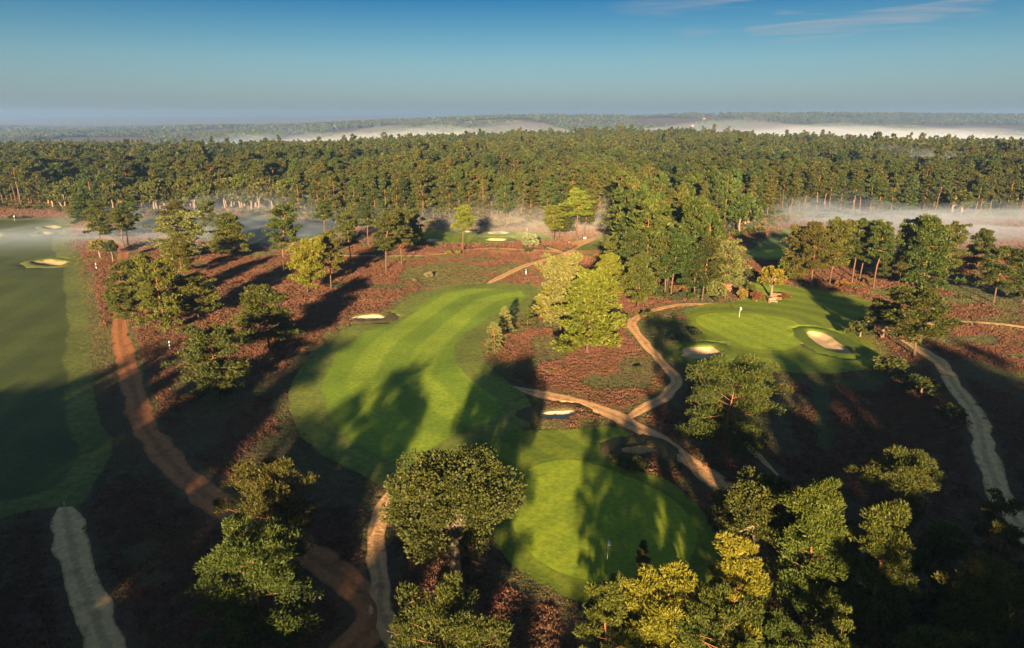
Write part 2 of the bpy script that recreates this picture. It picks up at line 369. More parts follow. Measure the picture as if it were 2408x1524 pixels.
area('right_green', [(1639, 747), (1668, 738), (1742, 737), (1825, 745), (1870, 758), (1885, 774), (1879, 807), (1846, 824), (1784, 822), (1742, 811), (1680, 784), (1643, 764)], .8, .08)
area('right_rough', [(1505, 765), (1520, 745), (1565, 734), (1640, 724), (1630, 770), (1690, 815), (1715, 850), (1770, 885), (1900, 890), (2000, 888), (2090, 862), (2110, 880), (2040, 920), (1960, 905), (1950, 980), (1960, 1060), (1925, 1060), (1915, 960), (1890, 905), (1740, 905), (1640, 868), (1590, 870), (1540, 815)])
area('left_fairway', [(-400, 520), (60, 515), (130, 514), (165, 524), (152, 545), (157, 580), (172, 605), (190, 640), (200, 690), (208, 745), (212, 800), (218, 870), (225, 940), (240, 1000), (268, 1032), (250, 1090), (215, 1150), (190, 1192), (130, 1192), (60, 1202), (-120, 1240), (-500, 1200)], 2.0)
area('far_green_surround', [(960, 545), (1000, 541), (1063, 541), (1138, 544), (1222, 544), (1268, 545), (1283, 554), (1300, 561), (1270, 568), (1213, 568), (1138, 572), (1050, 571), (995, 568), (955, 566), (940, 556)], 1.5)
area('far_green', [(1140, 558), (1180, 549), (1235, 547), (1266, 551), (1268, 560), (1215, 565), (1160, 566)], 1.5, .1)
area('far_strip', [(311, 519), (369, 513), (512, 509), (632, 509), (735, 529), (785, 545), (750, 563), (650, 570), (565, 572), (480, 560), (420, 553), (330, 540)], 2.5)
area('corridor_grass', [(1349, 588), (1378, 573), (1445, 542), (1452, 550), (1410, 585)], 1.5)
area('misty_surround', [(1748, 597), (1770, 585), (1800, 565), (1830, 549), (1860, 541), (1905, 538), (1905, 560), (1885, 588), (1850, 607), (1795, 609)], 1.5)
area('misty_green', [(1768, 598), (1800, 588), (1850, 585), (1880, 590), (1850, 603), (1790, 605)], 1.5, .1)
def ell(u, v, a, b, n=14): return [(u + a * math.cos(2 * math.pi * k / n) * (1 + .10 * math.sin(k * 2.3 + u)), v + b * math.sin(2 * math.pi * k / n) * (1 + .12 * math.sin(k * 1.7 + v))) for k in range(n)]
r5 = lambda x, y: (646.7 + .3906 * x, 588 + .3906 * y)
r6 = lambda x, y: (1411 + .414 * x, 588 + .414 * y)
BUNKERS = [
    (ell(1647, 829, 48, 17), 'sand', 'sand bunker with dark turf lip left of the right-hand green', .8),
    ([r6(*p) for p in ((1168, 468), (1195, 455), (1290, 475), (1380, 535), (1428, 573), (1412, 587), (1350, 583), (1260, 550), (1190, 495))], 'sand', 'long sunlit sand bunker at the right edge of the right-hand green', .8),
    ([r5(*p) for p in ((1590, 992), (1650, 967), (1720, 962), (1790, 960), (1812, 985), (1740, 1020), (1650, 1017))], 'pale_sand', 'pale bunker set in heather between the fairway and the crossing path', .6),
    (ell(1502, 1057, 45, 11), 'path', 'brown earthy bunker beside the path above the near green', .5),
    ([r5(*p) for p in ((425, 417), (500, 394), (600, 384), (660, 398), (640, 416), (560, 425), (470, 422))], 'pale_sand', 'pale sand bunker at the left edge of the central fairway', .7),
    (ell(1015, 564.5, 16, 4), 'pale_sand', 'small pale bunker left of the far green', .6),
    (ell(1171, 548, 26, 4), 'pale_sand', 'wide pale bunker along the back of the far green', .6),
    (ell(1167, 564, 27, 3.8), 'pale_sand', 'pale bunker with heather lip in front of the far green', .6),
    (ell(1107, 545, 18, 2.6), 'pale_sand', 'thin pale bunker behind the lone pine at the far green', .6),
    (ell(121, 535, 20, 4), 'dull_sand', 'farther of two small bunkers on the far left fairway', .6),
    (ell(106, 549.5, 15, 3.6), 'dull_sand', 'nearer of two small bunkers on the far left fairway', .6),
    (ell(116, 618.6, 41, 7), 'dull_sand', 'large oval bunker in the middle of the left fairway', .7),
    (ell(-6, 553, 10, 4), 'dull_sand', 'bunker cut by the left picture edge on the left fairway', .6),
]
BP = [outline(b[0], .5, .12) for b in BUNKERS]
def base_z(x, y):
    """terrain with a pit under each bunker, which the bunker's own sand and lip then fill"""
    z = height(x, y)
    for P in BP:
        d = near_dist(P[::2], np.asarray(x), np.asarray(y), 3.0, True); z = z - .95 * ((d < 2.2) | inside(P, x, y))
    return z

PATHS = [   # name of the path, centre line, width in m, material, lift, label
    ([(165, 532), (200, 545), (250, 560), (280, 578), (288, 600), (290, 650), (278, 700), (281, 750), (284, 800), (297, 850), (315, 920), (335, 990), (372, 1050), (420, 1105), (480, 1160), (540, 1200), (640, 1258), (720, 1300), (790, 1345), (850, 1392), (885, 1430), (880, 1465), (850, 1500), (800, 1570), (740, 1680)], 3.3, 'path_red', .050),
    ([(925, 1145), (905, 1180), (893, 1220), (884, 1273), (890, 1330), (897, 1370), (893, 1420), (915, 1475), (960, 1560), (1000, 1650)], 1.9, 'path', .062),
    ([(1205, 910), (1272, 928), (1350, 945), (1408, 963), (1459, 984), (1506, 1010), (1557, 1037), (1577, 1050), (1626, 1088), (1676, 1128), (1715, 1165), (1760, 1230)], 2.8, 'path', .055),
    ([(1468, 990), (1515, 960), (1560, 936), (1580, 915), (1590, 893), (1564, 861), (1527, 820), (1498, 783), (1486, 762), (1506, 743), (1548, 727), (1610, 717), (1690, 715)], 2.0, 'path', .068),
    ([(1486, 764), (1466, 742), (1448, 729), (1420, 715)], 1.5, 'path', .080),
    ([(1145, 668), (1182, 649), (1226, 629), (1270, 614), (1318, 600), (1347, 590), (1369, 577), (1413, 559), (1443, 542)], 2.4, 'path', .055),
    ([(640, 600), (683, 597), (802, 601), (941, 602), (1028, 598), (1099, 588), (1160, 584), (1237, 588), (1292, 590), (1325, 597)], 1.7, 'path', .066),
    ([(1285, 581), (1305, 588), (1330, 596)], 2.2, 'path', .078),
    ([(1332, 592), (1336, 612), (1330, 650)], 3.0, 'path_grey', .074),
    ([(1340, 598), (1370, 601), (1405, 606)], .9, 'path', .072),
    ([(2120, 800), (2150, 815), (2181, 832), (2218, 861), (2243, 903), (2272, 944), (2297, 985), (2309, 1027), (2318, 1076), (2338, 1126), (2359, 1180), (2408, 1249), (2480, 1340)], 2.6, 'path_grey', .055),
    ([(2150, 812), (2180, 770), (2206, 757), (2301, 759), (2408, 770), (2560, 800)], 1.6, 'path_grey', .068),
    ([(1725, 1015), (1763, 1052), (1796, 1085), (1830, 1118)], 1.3, 'path', .058),
    ([(150, 1180), (165, 1260), (183, 1343), (215, 1430), (250, 1520), (290, 1620)], 3.0, 'path_grey', .058),
]
PL = [cat([ground(*p) for p in a[0]], 1.0, False) for a in PATHS]
SANDY = outline([(1370, 578), (1330, 573), (1360, 566), (1420, 553), (1442, 541), (1452, 545), (1400, 566)], 1.5, .4)

# ================================================================== terrain
def axis(lo, hi, step, far_lo, far_hi, grow=1.14):
    a = list(np.arange(lo, hi + .1, step)); s = step; x = a[-1]
    while x < far_hi: s *= grow; x += min(s, 420); a.append(x)
    s = step; x = a[0]; b = []
    while x > far_lo: s *= grow; x -= min(s, 420); b.append(x)
    return np.array(b[::-1] + a)
gx = axis(-250, 250, 2.2, -12000, 12000); gy = axis(20, 380, 2.2, -600, 15000, 1.08)
X, Y = np.meshgrid(gx, gy); Z = base_z(X.ravel(), Y.ravel())
nx, ny = len(gx), len(gy); ii = (np.arange(ny - 1)[:, None] * nx + np.arange(nx - 1)[None, :]).ravel()
Q = np.stack([ii, ii + 1, ii + nx + 1, ii + nx], 1)
tag(link('heath_ground', mesh('heath_ground', np.stack([X.ravel(), Y.ravel(), Z], 1), Q, True, mat=M['heath'])), kind='structure')

def sheet(name, P, res, lift, mat, mow=None, kind='structure'):
    lo, hi = P.min(0), P.max(0)
    a, b = np.meshgrid(np.arange(lo[0], hi[0], res), np.arange(lo[1], hi[1], res)); a = a.ravel() + rng.uniform(-.2, .2, a.size) * res; b = b.ravel() + rng.uniform(-.2, .2, b.size) * res
    m = inside(P, a, b); a, b = a[m], b[m]; m = dist_line(P[::2], a, b, True) > res * .5; a, b = a[m], b[m]
    pts = [Vector(p) for p in P] + [Vector(p) for p in zip(a, b)]; n = len(P)
    r = geometry.delaunay_2d_cdt(pts, [(i, (i + 1) % n) for i in range(n)], [], 1, 1e-4)
    V = np.array([(v[0], v[1]) for v in r[0]]); T = np.array([f for f in r[2] if len(f) == 3])
    e1 = V[T[:, 1]] - V[T[:, 0]]; e2 = V[T[:, 2]] - V[T[:, 0]]; fl = e1[:, 0] * e2[:, 1] - e1[:, 1] * e2[:, 0] < 0; T[fl] = T[fl][:, ::-1]
    z = base_z(V[:, 0], V[:, 1]) + lift
    att = {'mow': mow(V) if mow else V[:, 0], 'edge': np.minimum(dist_line(P[::2], V[:, 0], V[:, 1], True), 20)}
    return tag(link(name, mesh(name, np.column_stack([V, z]), T, True, att, mat)), kind=kind)
FL = np.array([ground(*p) for p in ((897, 1143), (744, 1060), (680, 932), (690, 893), (764, 807), (865, 745), (979, 680), (1100, 655), (1272, 640))])
sheet('fairway', AREAS['fairway'], 1.2, .045, M['fairway'], lambda V: dist_line(FL, V[:, 0], V[:, 1], False))
sheet('green_surround', AREAS['near_surround'], 1.2, .062, M['surround'], lambda V: V[:, 0] * .8 + V[:, 1] * .6)
sheet('putting_green', AREAS['near_green'], 1.0, .085, M['green'], lambda V: V[:, 0] * .75 - V[:, 1] * .66)
sheet('rough_grass_bank', AREAS['right_rough'], 1.5, .030, M['rough'])
RG = AREAS['right_green']
sheet('green_surround', AREAS['right_surround'], 1.2, .055, M['surround'], lambda V: dist_line(RG[::2], V[:, 0], V[:, 1], True) * .9)
sheet('putting_green', RG, 1.0, .085, M['green'], lambda V: V[:, 0] * .9 + V[:, 1] * .4)
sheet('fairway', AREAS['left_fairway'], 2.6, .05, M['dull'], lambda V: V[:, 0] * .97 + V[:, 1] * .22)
sheet('green_surround', AREAS['far_green_surround'], 2.0, .05, M['surround'])
sheet('putting_green', AREAS['far_green'], 1.6, .085, M['green'])
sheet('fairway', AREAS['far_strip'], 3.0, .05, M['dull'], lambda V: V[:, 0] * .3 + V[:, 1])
sheet('fairway', AREAS['corridor_grass'], 2.0, .045, M['fairway'])
sheet('green_surround', AREAS['misty_surround'], 2.0, .05, M['surround'])
sheet('putting_green', AREAS['misty_green'], 1.6, .085, M['green'])
sheet('sandy_clearing', SANDY, 1.8, .035, M['path'])

for (pts, wd, mk, lift), P in zip(PATHS, PL):
    T_ = np.gradient(P, axis=0); T_ /= np.linalg.norm(T_, axis=1)[:, None] + 1e-9; NR = np.stack([T_[:, 1], -T_[:, 0]], 1)
    V = []; att = []; ac = []
    cols = np.array([-1, -.72, -.35, 0, .35, .72, 1.0])
    wl = wd / 2 * (1 + .5 * (vnoise(P[:, 0], P[:, 1], 2.3) - .5) + .3 * (vnoise(P[:, 0] + 40, P[:, 1], 7) - .5)); wr = wd / 2 * (1 + .5 * (vnoise(P[:, 0] + 77, P[:, 1], 2.3) - .5)); tp = np.minimum(np.arange(len(P)), np.arange(len(P))[::-1]); tp = .25 + .75 * ss(0, 5, tp.astype(float)); wl = wl * tp; wr = wr * tp
    for c in cols:
        q = P + NR * (np.where(c < 0, wl, wr) * c)[:, None]
        V.append(np.column_stack([q, base_z(q[:, 0], q[:, 1]) + lift - (.03 if abs(c) == 1 else 0) - .02 * (abs(c) < .8) * (abs(c) > .3)]))
    V = np.stack(V, 1).reshape(-1, 3); n = len(P); k = len(cols); ac = np.tile(np.abs(cols), n)
    i0 = (np.arange(n - 1)[:, None] * k + np.arange(k - 1)[None, :]).ravel()
    tag(link('path', mesh('path', V, np.stack([i0, i0 + 1, i0 + k + 1, i0 + k], 1), True, {'across': ac}, M[mk])), kind='structure')

# bunkers: a sand floor and a turf lip each
for (pts, mk, label, dep), P in zip(BUNKERS, BP):
    lipm = 'dull' if 'left fairway' in label else 'apron' if ('right-hand' in label or 'far green' in label or 'left fairway' in label) else 'lip'
    c = P.mean(0); zc = float(height(*c)); e = bpy.data.objects.new('bunker', None); COL.objects.link(e); e.location = (c[0], c[1], zc)
    tag(e, label, 'bunker', 'sand bunkers of the golf course')
    def local(Vw): return Vw - np.array([c[0], c[1], zc])
    lo, hi = P.min(0), P.max(0); a, b = np.meshgrid(np.arange(lo[0], hi[0], .55), np.arange(lo[1], hi[1], .55)); a, b = a.ravel(), b.ravel()
    m = inside(P, a, b); a, b = a[m], b[m]; m = dist_line(P, a, b, True) > .3; a, b = a[m], b[m]; n = len(P)
    r = geometry.delaunay_2d_cdt([Vector(p) for p in P] + [Vector(p) for p in zip(a, b)], [(i, (i + 1) % n) for i in range(n)], [], 1, 1e-4)
    V = np.array([(v[0], v[1]) for v in r[0]]); T = np.array([f for f in r[2] if len(f) == 3])
    e1 = V[T[:, 1]] - V[T[:, 0]]; e2 = V[T[:, 2]] - V[T[:, 0]]; fl = e1[:, 0] * e2[:, 1] - e1[:, 1] * e2[:, 0] < 0; T[fl] = T[fl][:, ::-1]
    d = dist_line(P, V[:, 0], V[:, 1], True)
    z = height(V[:, 0], V[:, 1]) - dep * ss(-.3, 1.6, d) - .05 + .05 * (vnoise(V[:, 0], V[:, 1], .9) - .5)
    link('sand_floor', mesh('sand_floor', local(np.column_stack([V, z])), T, True, mat=M[mk]), e)
    nrm = np.roll(P, -1, 0) - np.roll(P, 1, 0); nrm = np.stack([nrm[:, 1], -nrm[:, 0]], 1); nrm /= np.linalg.norm(nrm, axis=1)[:, None] + 1e-9
    if (inside(P, P[:, 0] + nrm[:, 0] * .2, P[:, 1] + nrm[:, 1] * .2)).mean() > .5: nrm = -nrm
    ang = np.arange(n); V = []
    for o_, dz in ((-.2, -.30), (0.0, .06), (.3, .20), (1.2, .17), (2.4, .085), (3.6, -.25)):
        q = P + nrm * o_; V.append(np.column_stack([q, height(q[:, 0], q[:, 1]) + dz + (.10 * (vnoise(q[:, 0], q[:, 1], .8) - .5) if o_ < 1.5 else 0)]))
    V = local(np.stack(V, 1).reshape(-1, 3)); i0 = (np.arange(n)[:, None] * 6 + np.arange(5)[None, :]); i1 = ((np.arange(n)[:, None] + 1) % n * 6 + np.arange(5)[None, :])
    mow = None
    link('turf_lip', mesh('turf_lip', V, np.stack([i0, i1, i1 + 1, i0 + 1], 2).reshape(-1, 4), True, mat=M[lipm]), e)

# ================================================================== vegetation builders
def unit(a): return a / (np.linalg.norm(a, axis=-1, keepdims=True) + 1e-9)
def leaves(P, Nv, size, wid, k, g, bias=1.0):
    """k lozenge leaves at each point; returns verts, faces, tint"""
    n = len(P); P = np.repeat(P, k, 0); Nv = np.repeat(Nv, k, 0); tint = np.repeat(g.random(n), k) * .7 + g.random(n * k) * .3
    D = unit(Nv * bias * 1.5 + g.normal(size=P.shape) * .8); S = unit(np.cross(D, g.normal(size=P.shape)))
    s = (size * g.uniform(.5, 1.5, n * k))[:, None]; w_ = wid * s
    V = np.stack([P - D * s * .35, P + S * w_ * .5 + D * s * .1, P + D * s * .65, P - S * w_ * .5 + D * s * .1], 1).reshape(-1, 3)
    F = np.arange(n * k * 4).reshape(-1, 4)
    return V, F, np.repeat(tint, 4)
def tubes(segs, n=6):
    """segs: list of (points, radii) -> verts, quads"""
    Vs = []; Fs = []; off = 0
    for P, r in segs:
        P = np.asarray(P, float); r = np.asarray(r, float); d = unit(np.gradient(P, axis=0))
        ref = np.where(np.abs(d[:, 2:3]) > .9, np.array([[1., 0, 0]]), np.array([[0, 0, 1.]])); a = unit(np.cross(d, ref)); b = np.cross(d, a)
        th = np.arange(n) * 2 * math.pi / n
        V = P[:, None, :] + r[:, None, None] * (a[:, None, :] * np.cos(th)[None, :, None] + b[:, None, :] * np.sin(th)[None, :, None])
        m = len(P); i = (np.arange(m - 1)[:, None] * n + np.arange(n)[None, :]); j = (np.arange(m - 1)[:, None] * n + (np.arange(n) + 1)[None, :] % n)
        Fs.append(np.stack([i, j, j + n, i + n], 2).reshape(-1, 4) + off); Vs.append(V.reshape(-1, 3)); off += m * n
    return np.concatenate(Vs), np.concatenate(Fs)

def pine(seed, H, cb, Rm, nb, pads, tufts, k, size, wid=.27, lean=0.0, sides=6, shape='round', branch=True, mat='pine', flat=.72):
    g = np.random.default_rng(seed)
    t = np.linspace(0, 1, 9); wob = g.normal(size=(9, 2)).cumsum(0) * .012 * H * t[:, None]
    wob[:, 0] += lean * H * t ** 1.5; wob -= wob[0]
    TP = np.column_stack([wob, t * H * .97]); r0 = .0085 * H + .045
    TR = r0 * (1.25 - .25 * np.minimum(t * 8, 1)) * (1 - .88 * t) + .01
    segs = [(TP, TR)]; C = []; RR = []
    def at(f): return np.array([np.interp(f, t, TP[:, i]) for i in range(3)])
    for i in range(nb):
        f = cb + (.985 - cb) * ((i + g.random()) / nb); q = (f - cb) / (1 - cb)
        if shape == 'round': pr = math.sqrt(max(.06, 1 - (abs(q - .42) / .66) ** 2.2))
        elif shape == 'egg': pr = (1 - q) ** .62 * min(1.0, q * 4 + .42) * 1.12 + .10
        elif shape == 'spire': pr = (1 - q) ** .7 * .85 + .2
        elif shape == 'cone': pr = (1 - q) ** .8 * .95 + .07
        elif shape == 'flat': pr = .45 + .6 * math.sin(math.pi * min(1, q * .85 + .1)) if q < .9 else .5
        else: pr = 1.0
        Lb = Rm * pr * g.uniform(.62, 1.08); az = i * 2.399 + g.normal() * .5; up = g.uniform(-.12, .34) + .75 * (q - .35)
        if shape == 'cone': up = g.uniform(-.15, .15) + .3 * q
        o = at(f); d = np.array([math.cos(az), math.sin(az), up]); s = np.linspace(0, 1, 4)[:, None]
        BPn = o + d * s * Lb + np.array([0, 0, 1]) * (s ** 2) * Lb * .12
        if branch: segs.append((BPn, np.linspace(.32, .06, 4) * np.interp(f, t, TR) + .010))
        for j in range(pads):
            a = 1 - (j / max(1, pads)) * .62 + g.normal() * .03; off = g.normal(size=3) * Lb * .17 * np.array([1, 1, .45])
            C.append(o + d * a * Lb + np.array([0, 0, 1]) * a * a * Lb * .12 + off); RR.append(Rm * g.uniform(.17, .30) * (.7 + .3 * pr))
    C.append(at(.985)); RR.append(Rm * .22)
    C = np.array(C); RR = np.array(RR); m = len(C)
    U = unit(g.normal(size=(m, tufts, 3))); U[..., 2] = np.where(U[..., 2] < -.35, -U[..., 2] * .5, U[..., 2])
    rad = g.uniform(.35, 1.05, (m, tufts, 1)) ** .6
    Pt = C[:, None, :] + U * rad * RR[:, None, None] * np.array([1, 1, flat])
    cen = np.array([0, 0, H * (cb + .45 * (1 - cb))]); out = unit((C - cen) * np.array([1, 1, .5]))
    Nv = unit(U + .55 * out[:, None, :] + np.array([0, 0, .8]))
    V, F, tint = leaves(Pt.reshape(-1, 3), Nv.reshape(-1, 3), size, wid, k, g)
    crown = mesh('crown', V, F, False, {'tint': tint}, M[mat])
    TV, TF = tubes(segs, sides)
    trunk = mesh('trunk', TV, TF, True, {'hf': TV[:, 2] / H}, M['bark'])
    return trunk, crown, H, Rm

def broadleaf(seed, H, Rm, lobes, tufts, k, size, mat='oak', cb=.22, sides=7, wid=.75, up=1.0, branch=True):
    g = np.random.default_rng(seed)
    cz = H * (cb + (1 - cb) * .45); rz = H * (1 - cb) * .5
    U = unit(g.normal(size=(lobes, 3))); U[:, 2] = np.where(U[:, 2] < -.45, -U[:, 2], U[:, 2])
    C = np.array([0, 0, cz]) + U * np.array([Rm, Rm, rz]) * g.uniform(.45, .88, (lobes, 1))
    RR = Rm * g.uniform(.13, .32, lobes)
    segs = []; t = np.linspace(0, 1, 5)
    TP = np.column_stack([g.normal(size=5) * .02 * H * t, g.normal(size=5) * .02 * H * t, t * cz]); segs.append((TP, (.032 * H + .02) * (1.25 - .75 * t)))
    if branch:
        for c in C[:max(6, lobes // 3)]:
            f = g.uniform(.45, 1.0); o = np.array([np.interp(f, t, TP[:, i]) for i in range(3)]); s = np.linspace(0, 1, 4)[:, None]
            P = o + (c - o) * s + np.array([0, 0, 1]) * np.sin(s * math.pi) * .05 * H; segs.append((P, np.linspace(.014, .003, 4) * H))
    W = unit(g.normal(size=(lobes, tufts, 3))); rad = g.uniform(.25, 1.0, (lobes, tufts, 1)) ** .45
    Pt = C[:, None, :] + W * rad * RR[:, None, None] * np.array([1, 1, .8])
    Nv = unit(W + .5 * U[:, None, :] + np.array([0, 0, .3 * up]))
    V, F, tint = leaves(Pt.reshape(-1, 3), Nv.reshape(-1, 3), size, wid, k, g)
    crown = mesh('crown', V, F, False, {'tint': tint}, M[mat]); TV, TF = tubes(segs, sides)
    trunk = mesh('trunk', TV, TF, True, {'hf': TV[:, 2] / H}, M['bark_oak'])
    return trunk, crown, H, Rm

def plant(kind, model, x, y, h, r, rz, label, group=None, cat_='tree', crown_mat=None, name=None, sink=.05):
    """a tree thing: Empty at its foot, trunk and crown as parts (mesh data shared between alike trees)"""
    tr, cr_, H0, R0 = model
    e = bpy.data.objects.new(name or kind, None); COL.objects.link(e)
    e.location = (x, y, float(height(x, y)) - sink); e.rotation_euler = (0, 0, rz); e.scale = (r / R0, r / R0, h / H0)
    tag(e, label, cat_, group)
    link('trunk', tr, e); c = link('crown', cr_, e)
    if crown_mat:
        c.material_slots[0].link = 'OBJECT'; c.material_slots[0].material = crown_mat
    return e

# ================================================================== foreground trees
def spot(u, v): p = ground(u, v); return p[0], p[1]
def hgt(u, vb, vt): p = ground(u, vb); return top_z(p[1], vt) - float(height(*p))
FG = [   # u, v of the foot, v of the top, crown width on the sheet, seed, builder options, label
    (622, 1528, 1238, 222, 1, dict(cb=.13, nb=46, pads=4, tufts=147, k=2, size=0.265), 'large full-crowned pine at the bottom left, trunk touching the lower picture edge'),
    (650, 1345, 1083, 190, 2, dict(cb=.2, nb=34, pads=4, tufts=139, k=2, size=0.265), 'dark pine directly behind the large bottom-left pine, across the red track'),
    (1050, 1650, 1415, 235, 3, dict(cb=.3, nb=34, pads=4, tufts=162, k=2, size=0.250, shape='flat'), 'spreading pine cut off by the bottom edge below the oak'),
    (1530, 1610, 1350, 195, 4, dict(cb=.22, nb=36, pads=4, tufts=155, k=2, size=0.250), 'sunlit golden pine at the bottom edge just below the near flag'),
    (1425, 1630, 1352, 130, 5, dict(cb=.15, nb=28, pads=3, tufts=139, k=2, size=0.250), 'dark young pine at the bottom edge, left of the sunlit golden pine'),
    (1712, 1570, 1248, 185, 6, dict(shape='spire', cb=.2, nb=36, pads=4, tufts=147, k=2, size=0.250), 'golden-topped pine between the near flag and the tall right-hand pine'),
    (1885, 1500, 1108, 215, 7, dict(shape='spire', cb=.12, nb=48, pads=4, tufts=147, k=2, size=0.257), 'tallest green pine in the bottom right group, right of the golden-topped pine'),
    (2035, 1550, 1140, 185, 8, dict(shape='spire', cb=.12, nb=44, pads=4, tufts=139, k=2, size=0.257), 'tall shaded pine second from the right in the bottom right group'),
    (2085, 1320, 1050, 165, 9, dict(cb=.3, nb=28, pads=4, tufts=139, k=2, size=0.265, shape='flat'), 'flat-topped pine standing farthest back in the bottom right group'),
    (2262, 1630, 1298, 215, 10, dict(shape='spire', cb=.12, nb=40, pads=4, tufts=147, k=2, size=0.250), 'broad dark pine in the bottom right corner'),
    (2318, 1425, 1166, 135, 11, dict(cb=.25, nb=26, pads=3, tufts=131, k=2, size=0.257), 'dark pine leaning over the pale right-hand track'),
    (2170, 1720, 1470, 160, 12, dict(cb=.2, nb=28, pads=3, tufts=139, k=2, size=0.242), 'low shaded pine crown cut by the bottom edge left of the corner pine'),
    (1690, 1680, 1400, 180, 13, dict(cb=.15, nb=32, pads=3, tufts=139, k=2, size=0.242), 'dark pine at the bottom edge under the golden-topped pine'),
    (1800, 1620, 1420, 150, 16, dict(cb=.1, nb=28, pads=3, tufts=140, k=2, size=.25, shape='spire'), 'dark low pine between the golden-topped pine and the tallest right-hand pine'),
    (1960, 1450, 1240, 140, 17, dict(cb=.1, nb=28, pads=3, tufts=140, k=2, size=.25), 'shaded pine wedged between the two tall right-hand pines'),
    (2160, 1480, 1215, 150, 18, dict(cb=.1, nb=30, pads=3, tufts=140, k=2, size=.25, shape='spire'), 'shaded pine behind the corner pine, left of the right-hand track'),
    (2380, 1560, 1330, 150, 19, dict(cb=.1, nb=28, pads=3, tufts=140, k=2, size=.25), 'dark pine at the right picture edge in the bottom corner'),
    (1950, 1700, 1480, 170, 20, dict(cb=.1, nb=28, pads=3, tufts=140, k=2, size=.25), 'dark crown cut by the bottom edge below the tallest right-hand pine'),
    (1503, 1410, 1266, 60, 14, dict(cb=.06, nb=26, pads=2, tufts=77, k=2, size=0.203, shape='cone'), 'small pointed conifer poking up at the lower edge of the near green'),
    (1697, 1101, 862, 196, 15, dict(cb=.24, nb=40, pads=4, tufts=147, k=2, size=0.281, shape='flat'), 'big wide pine beside the crossing paths, its left crown in sun'),
]
for u, vb, vt, wpx, sd_, op, label in FG:
    x, y = spot(u, vb); h = hgt(u, vb, vt); r = wpx * px_m((x, y), h * .6) / 2; h = top_z(y + .45 * r, vt) - float(height(x, y))
    plant('pine_tree', pine(100 + sd_, h, op.pop('cb'), r, mat='pine_sunlit_tint' if 'golden' in label[:16] else 'pine', **op), x, y, h, r, random.uniform(0, 6.28), label, 'pines standing over the heath')  # golden pines: the sun beam on them is put into the needle colour
x, y = spot(1072, 1350); h = hgt(1072, 1350, 1040); r = 335 * px_m((x, y), h * .6) / 2
plant('oak_tree', broadleaf(201, h, r, 84, 420, 2, .20), x, y, h, r, .4, 'great round-crowned oak between the path and the near green', None)
x, y = spot(1775, 1360); h = hgt(1775, 1360, 1108); r = 235 * px_m((x, y), h * .6) / 2
plant('oak_tree', broadleaf(202, h, r, 66, 320, 2, .21), x, y, h, r, 1.4, 'dark oak in deep shade right of the near green', None)

# ================================================================== middle distance trees
PM = {}   # models by kind: lists of variants
PM['tall'] = [pine(300 + i, 18, .40 + .05 * (i % 3), 3.3, 34, 4, 54, 2, .52, .38, shape=('egg', 'round', 'egg', 'flat')[i]) for i in range(4)]
PM['full'] = [pine(320 + i, 14, .10 + .05 * i, 4.2, 48, 4, 60, 2, .48, .38, shape=('egg', 'round')[i % 2]) for i in range(4)]
PM['mid'] = [pine(340 + i, 16, .22 + .04 * i, 3.8, 42, 4, 56, 2, .50, .38, shape=('egg', 'round', 'egg', 'round')[i]) for i in range(4)]
PM['cone'] = [pine(360 + i, 8, .08, 2.0, 30, 2, 34, 2, .34, shape='cone') for i in range(2)]
PM['broad'] = [broadleaf(380 + i, 10, 4.0, 46, 60, 2, .5, 'broad') for i in range(3)]
PM['bush'] = [broadleaf(390 + i, 3, 2.0, 22, 60, 2, .28, 'broad', cb=.02, branch=False) for i in range(3)]
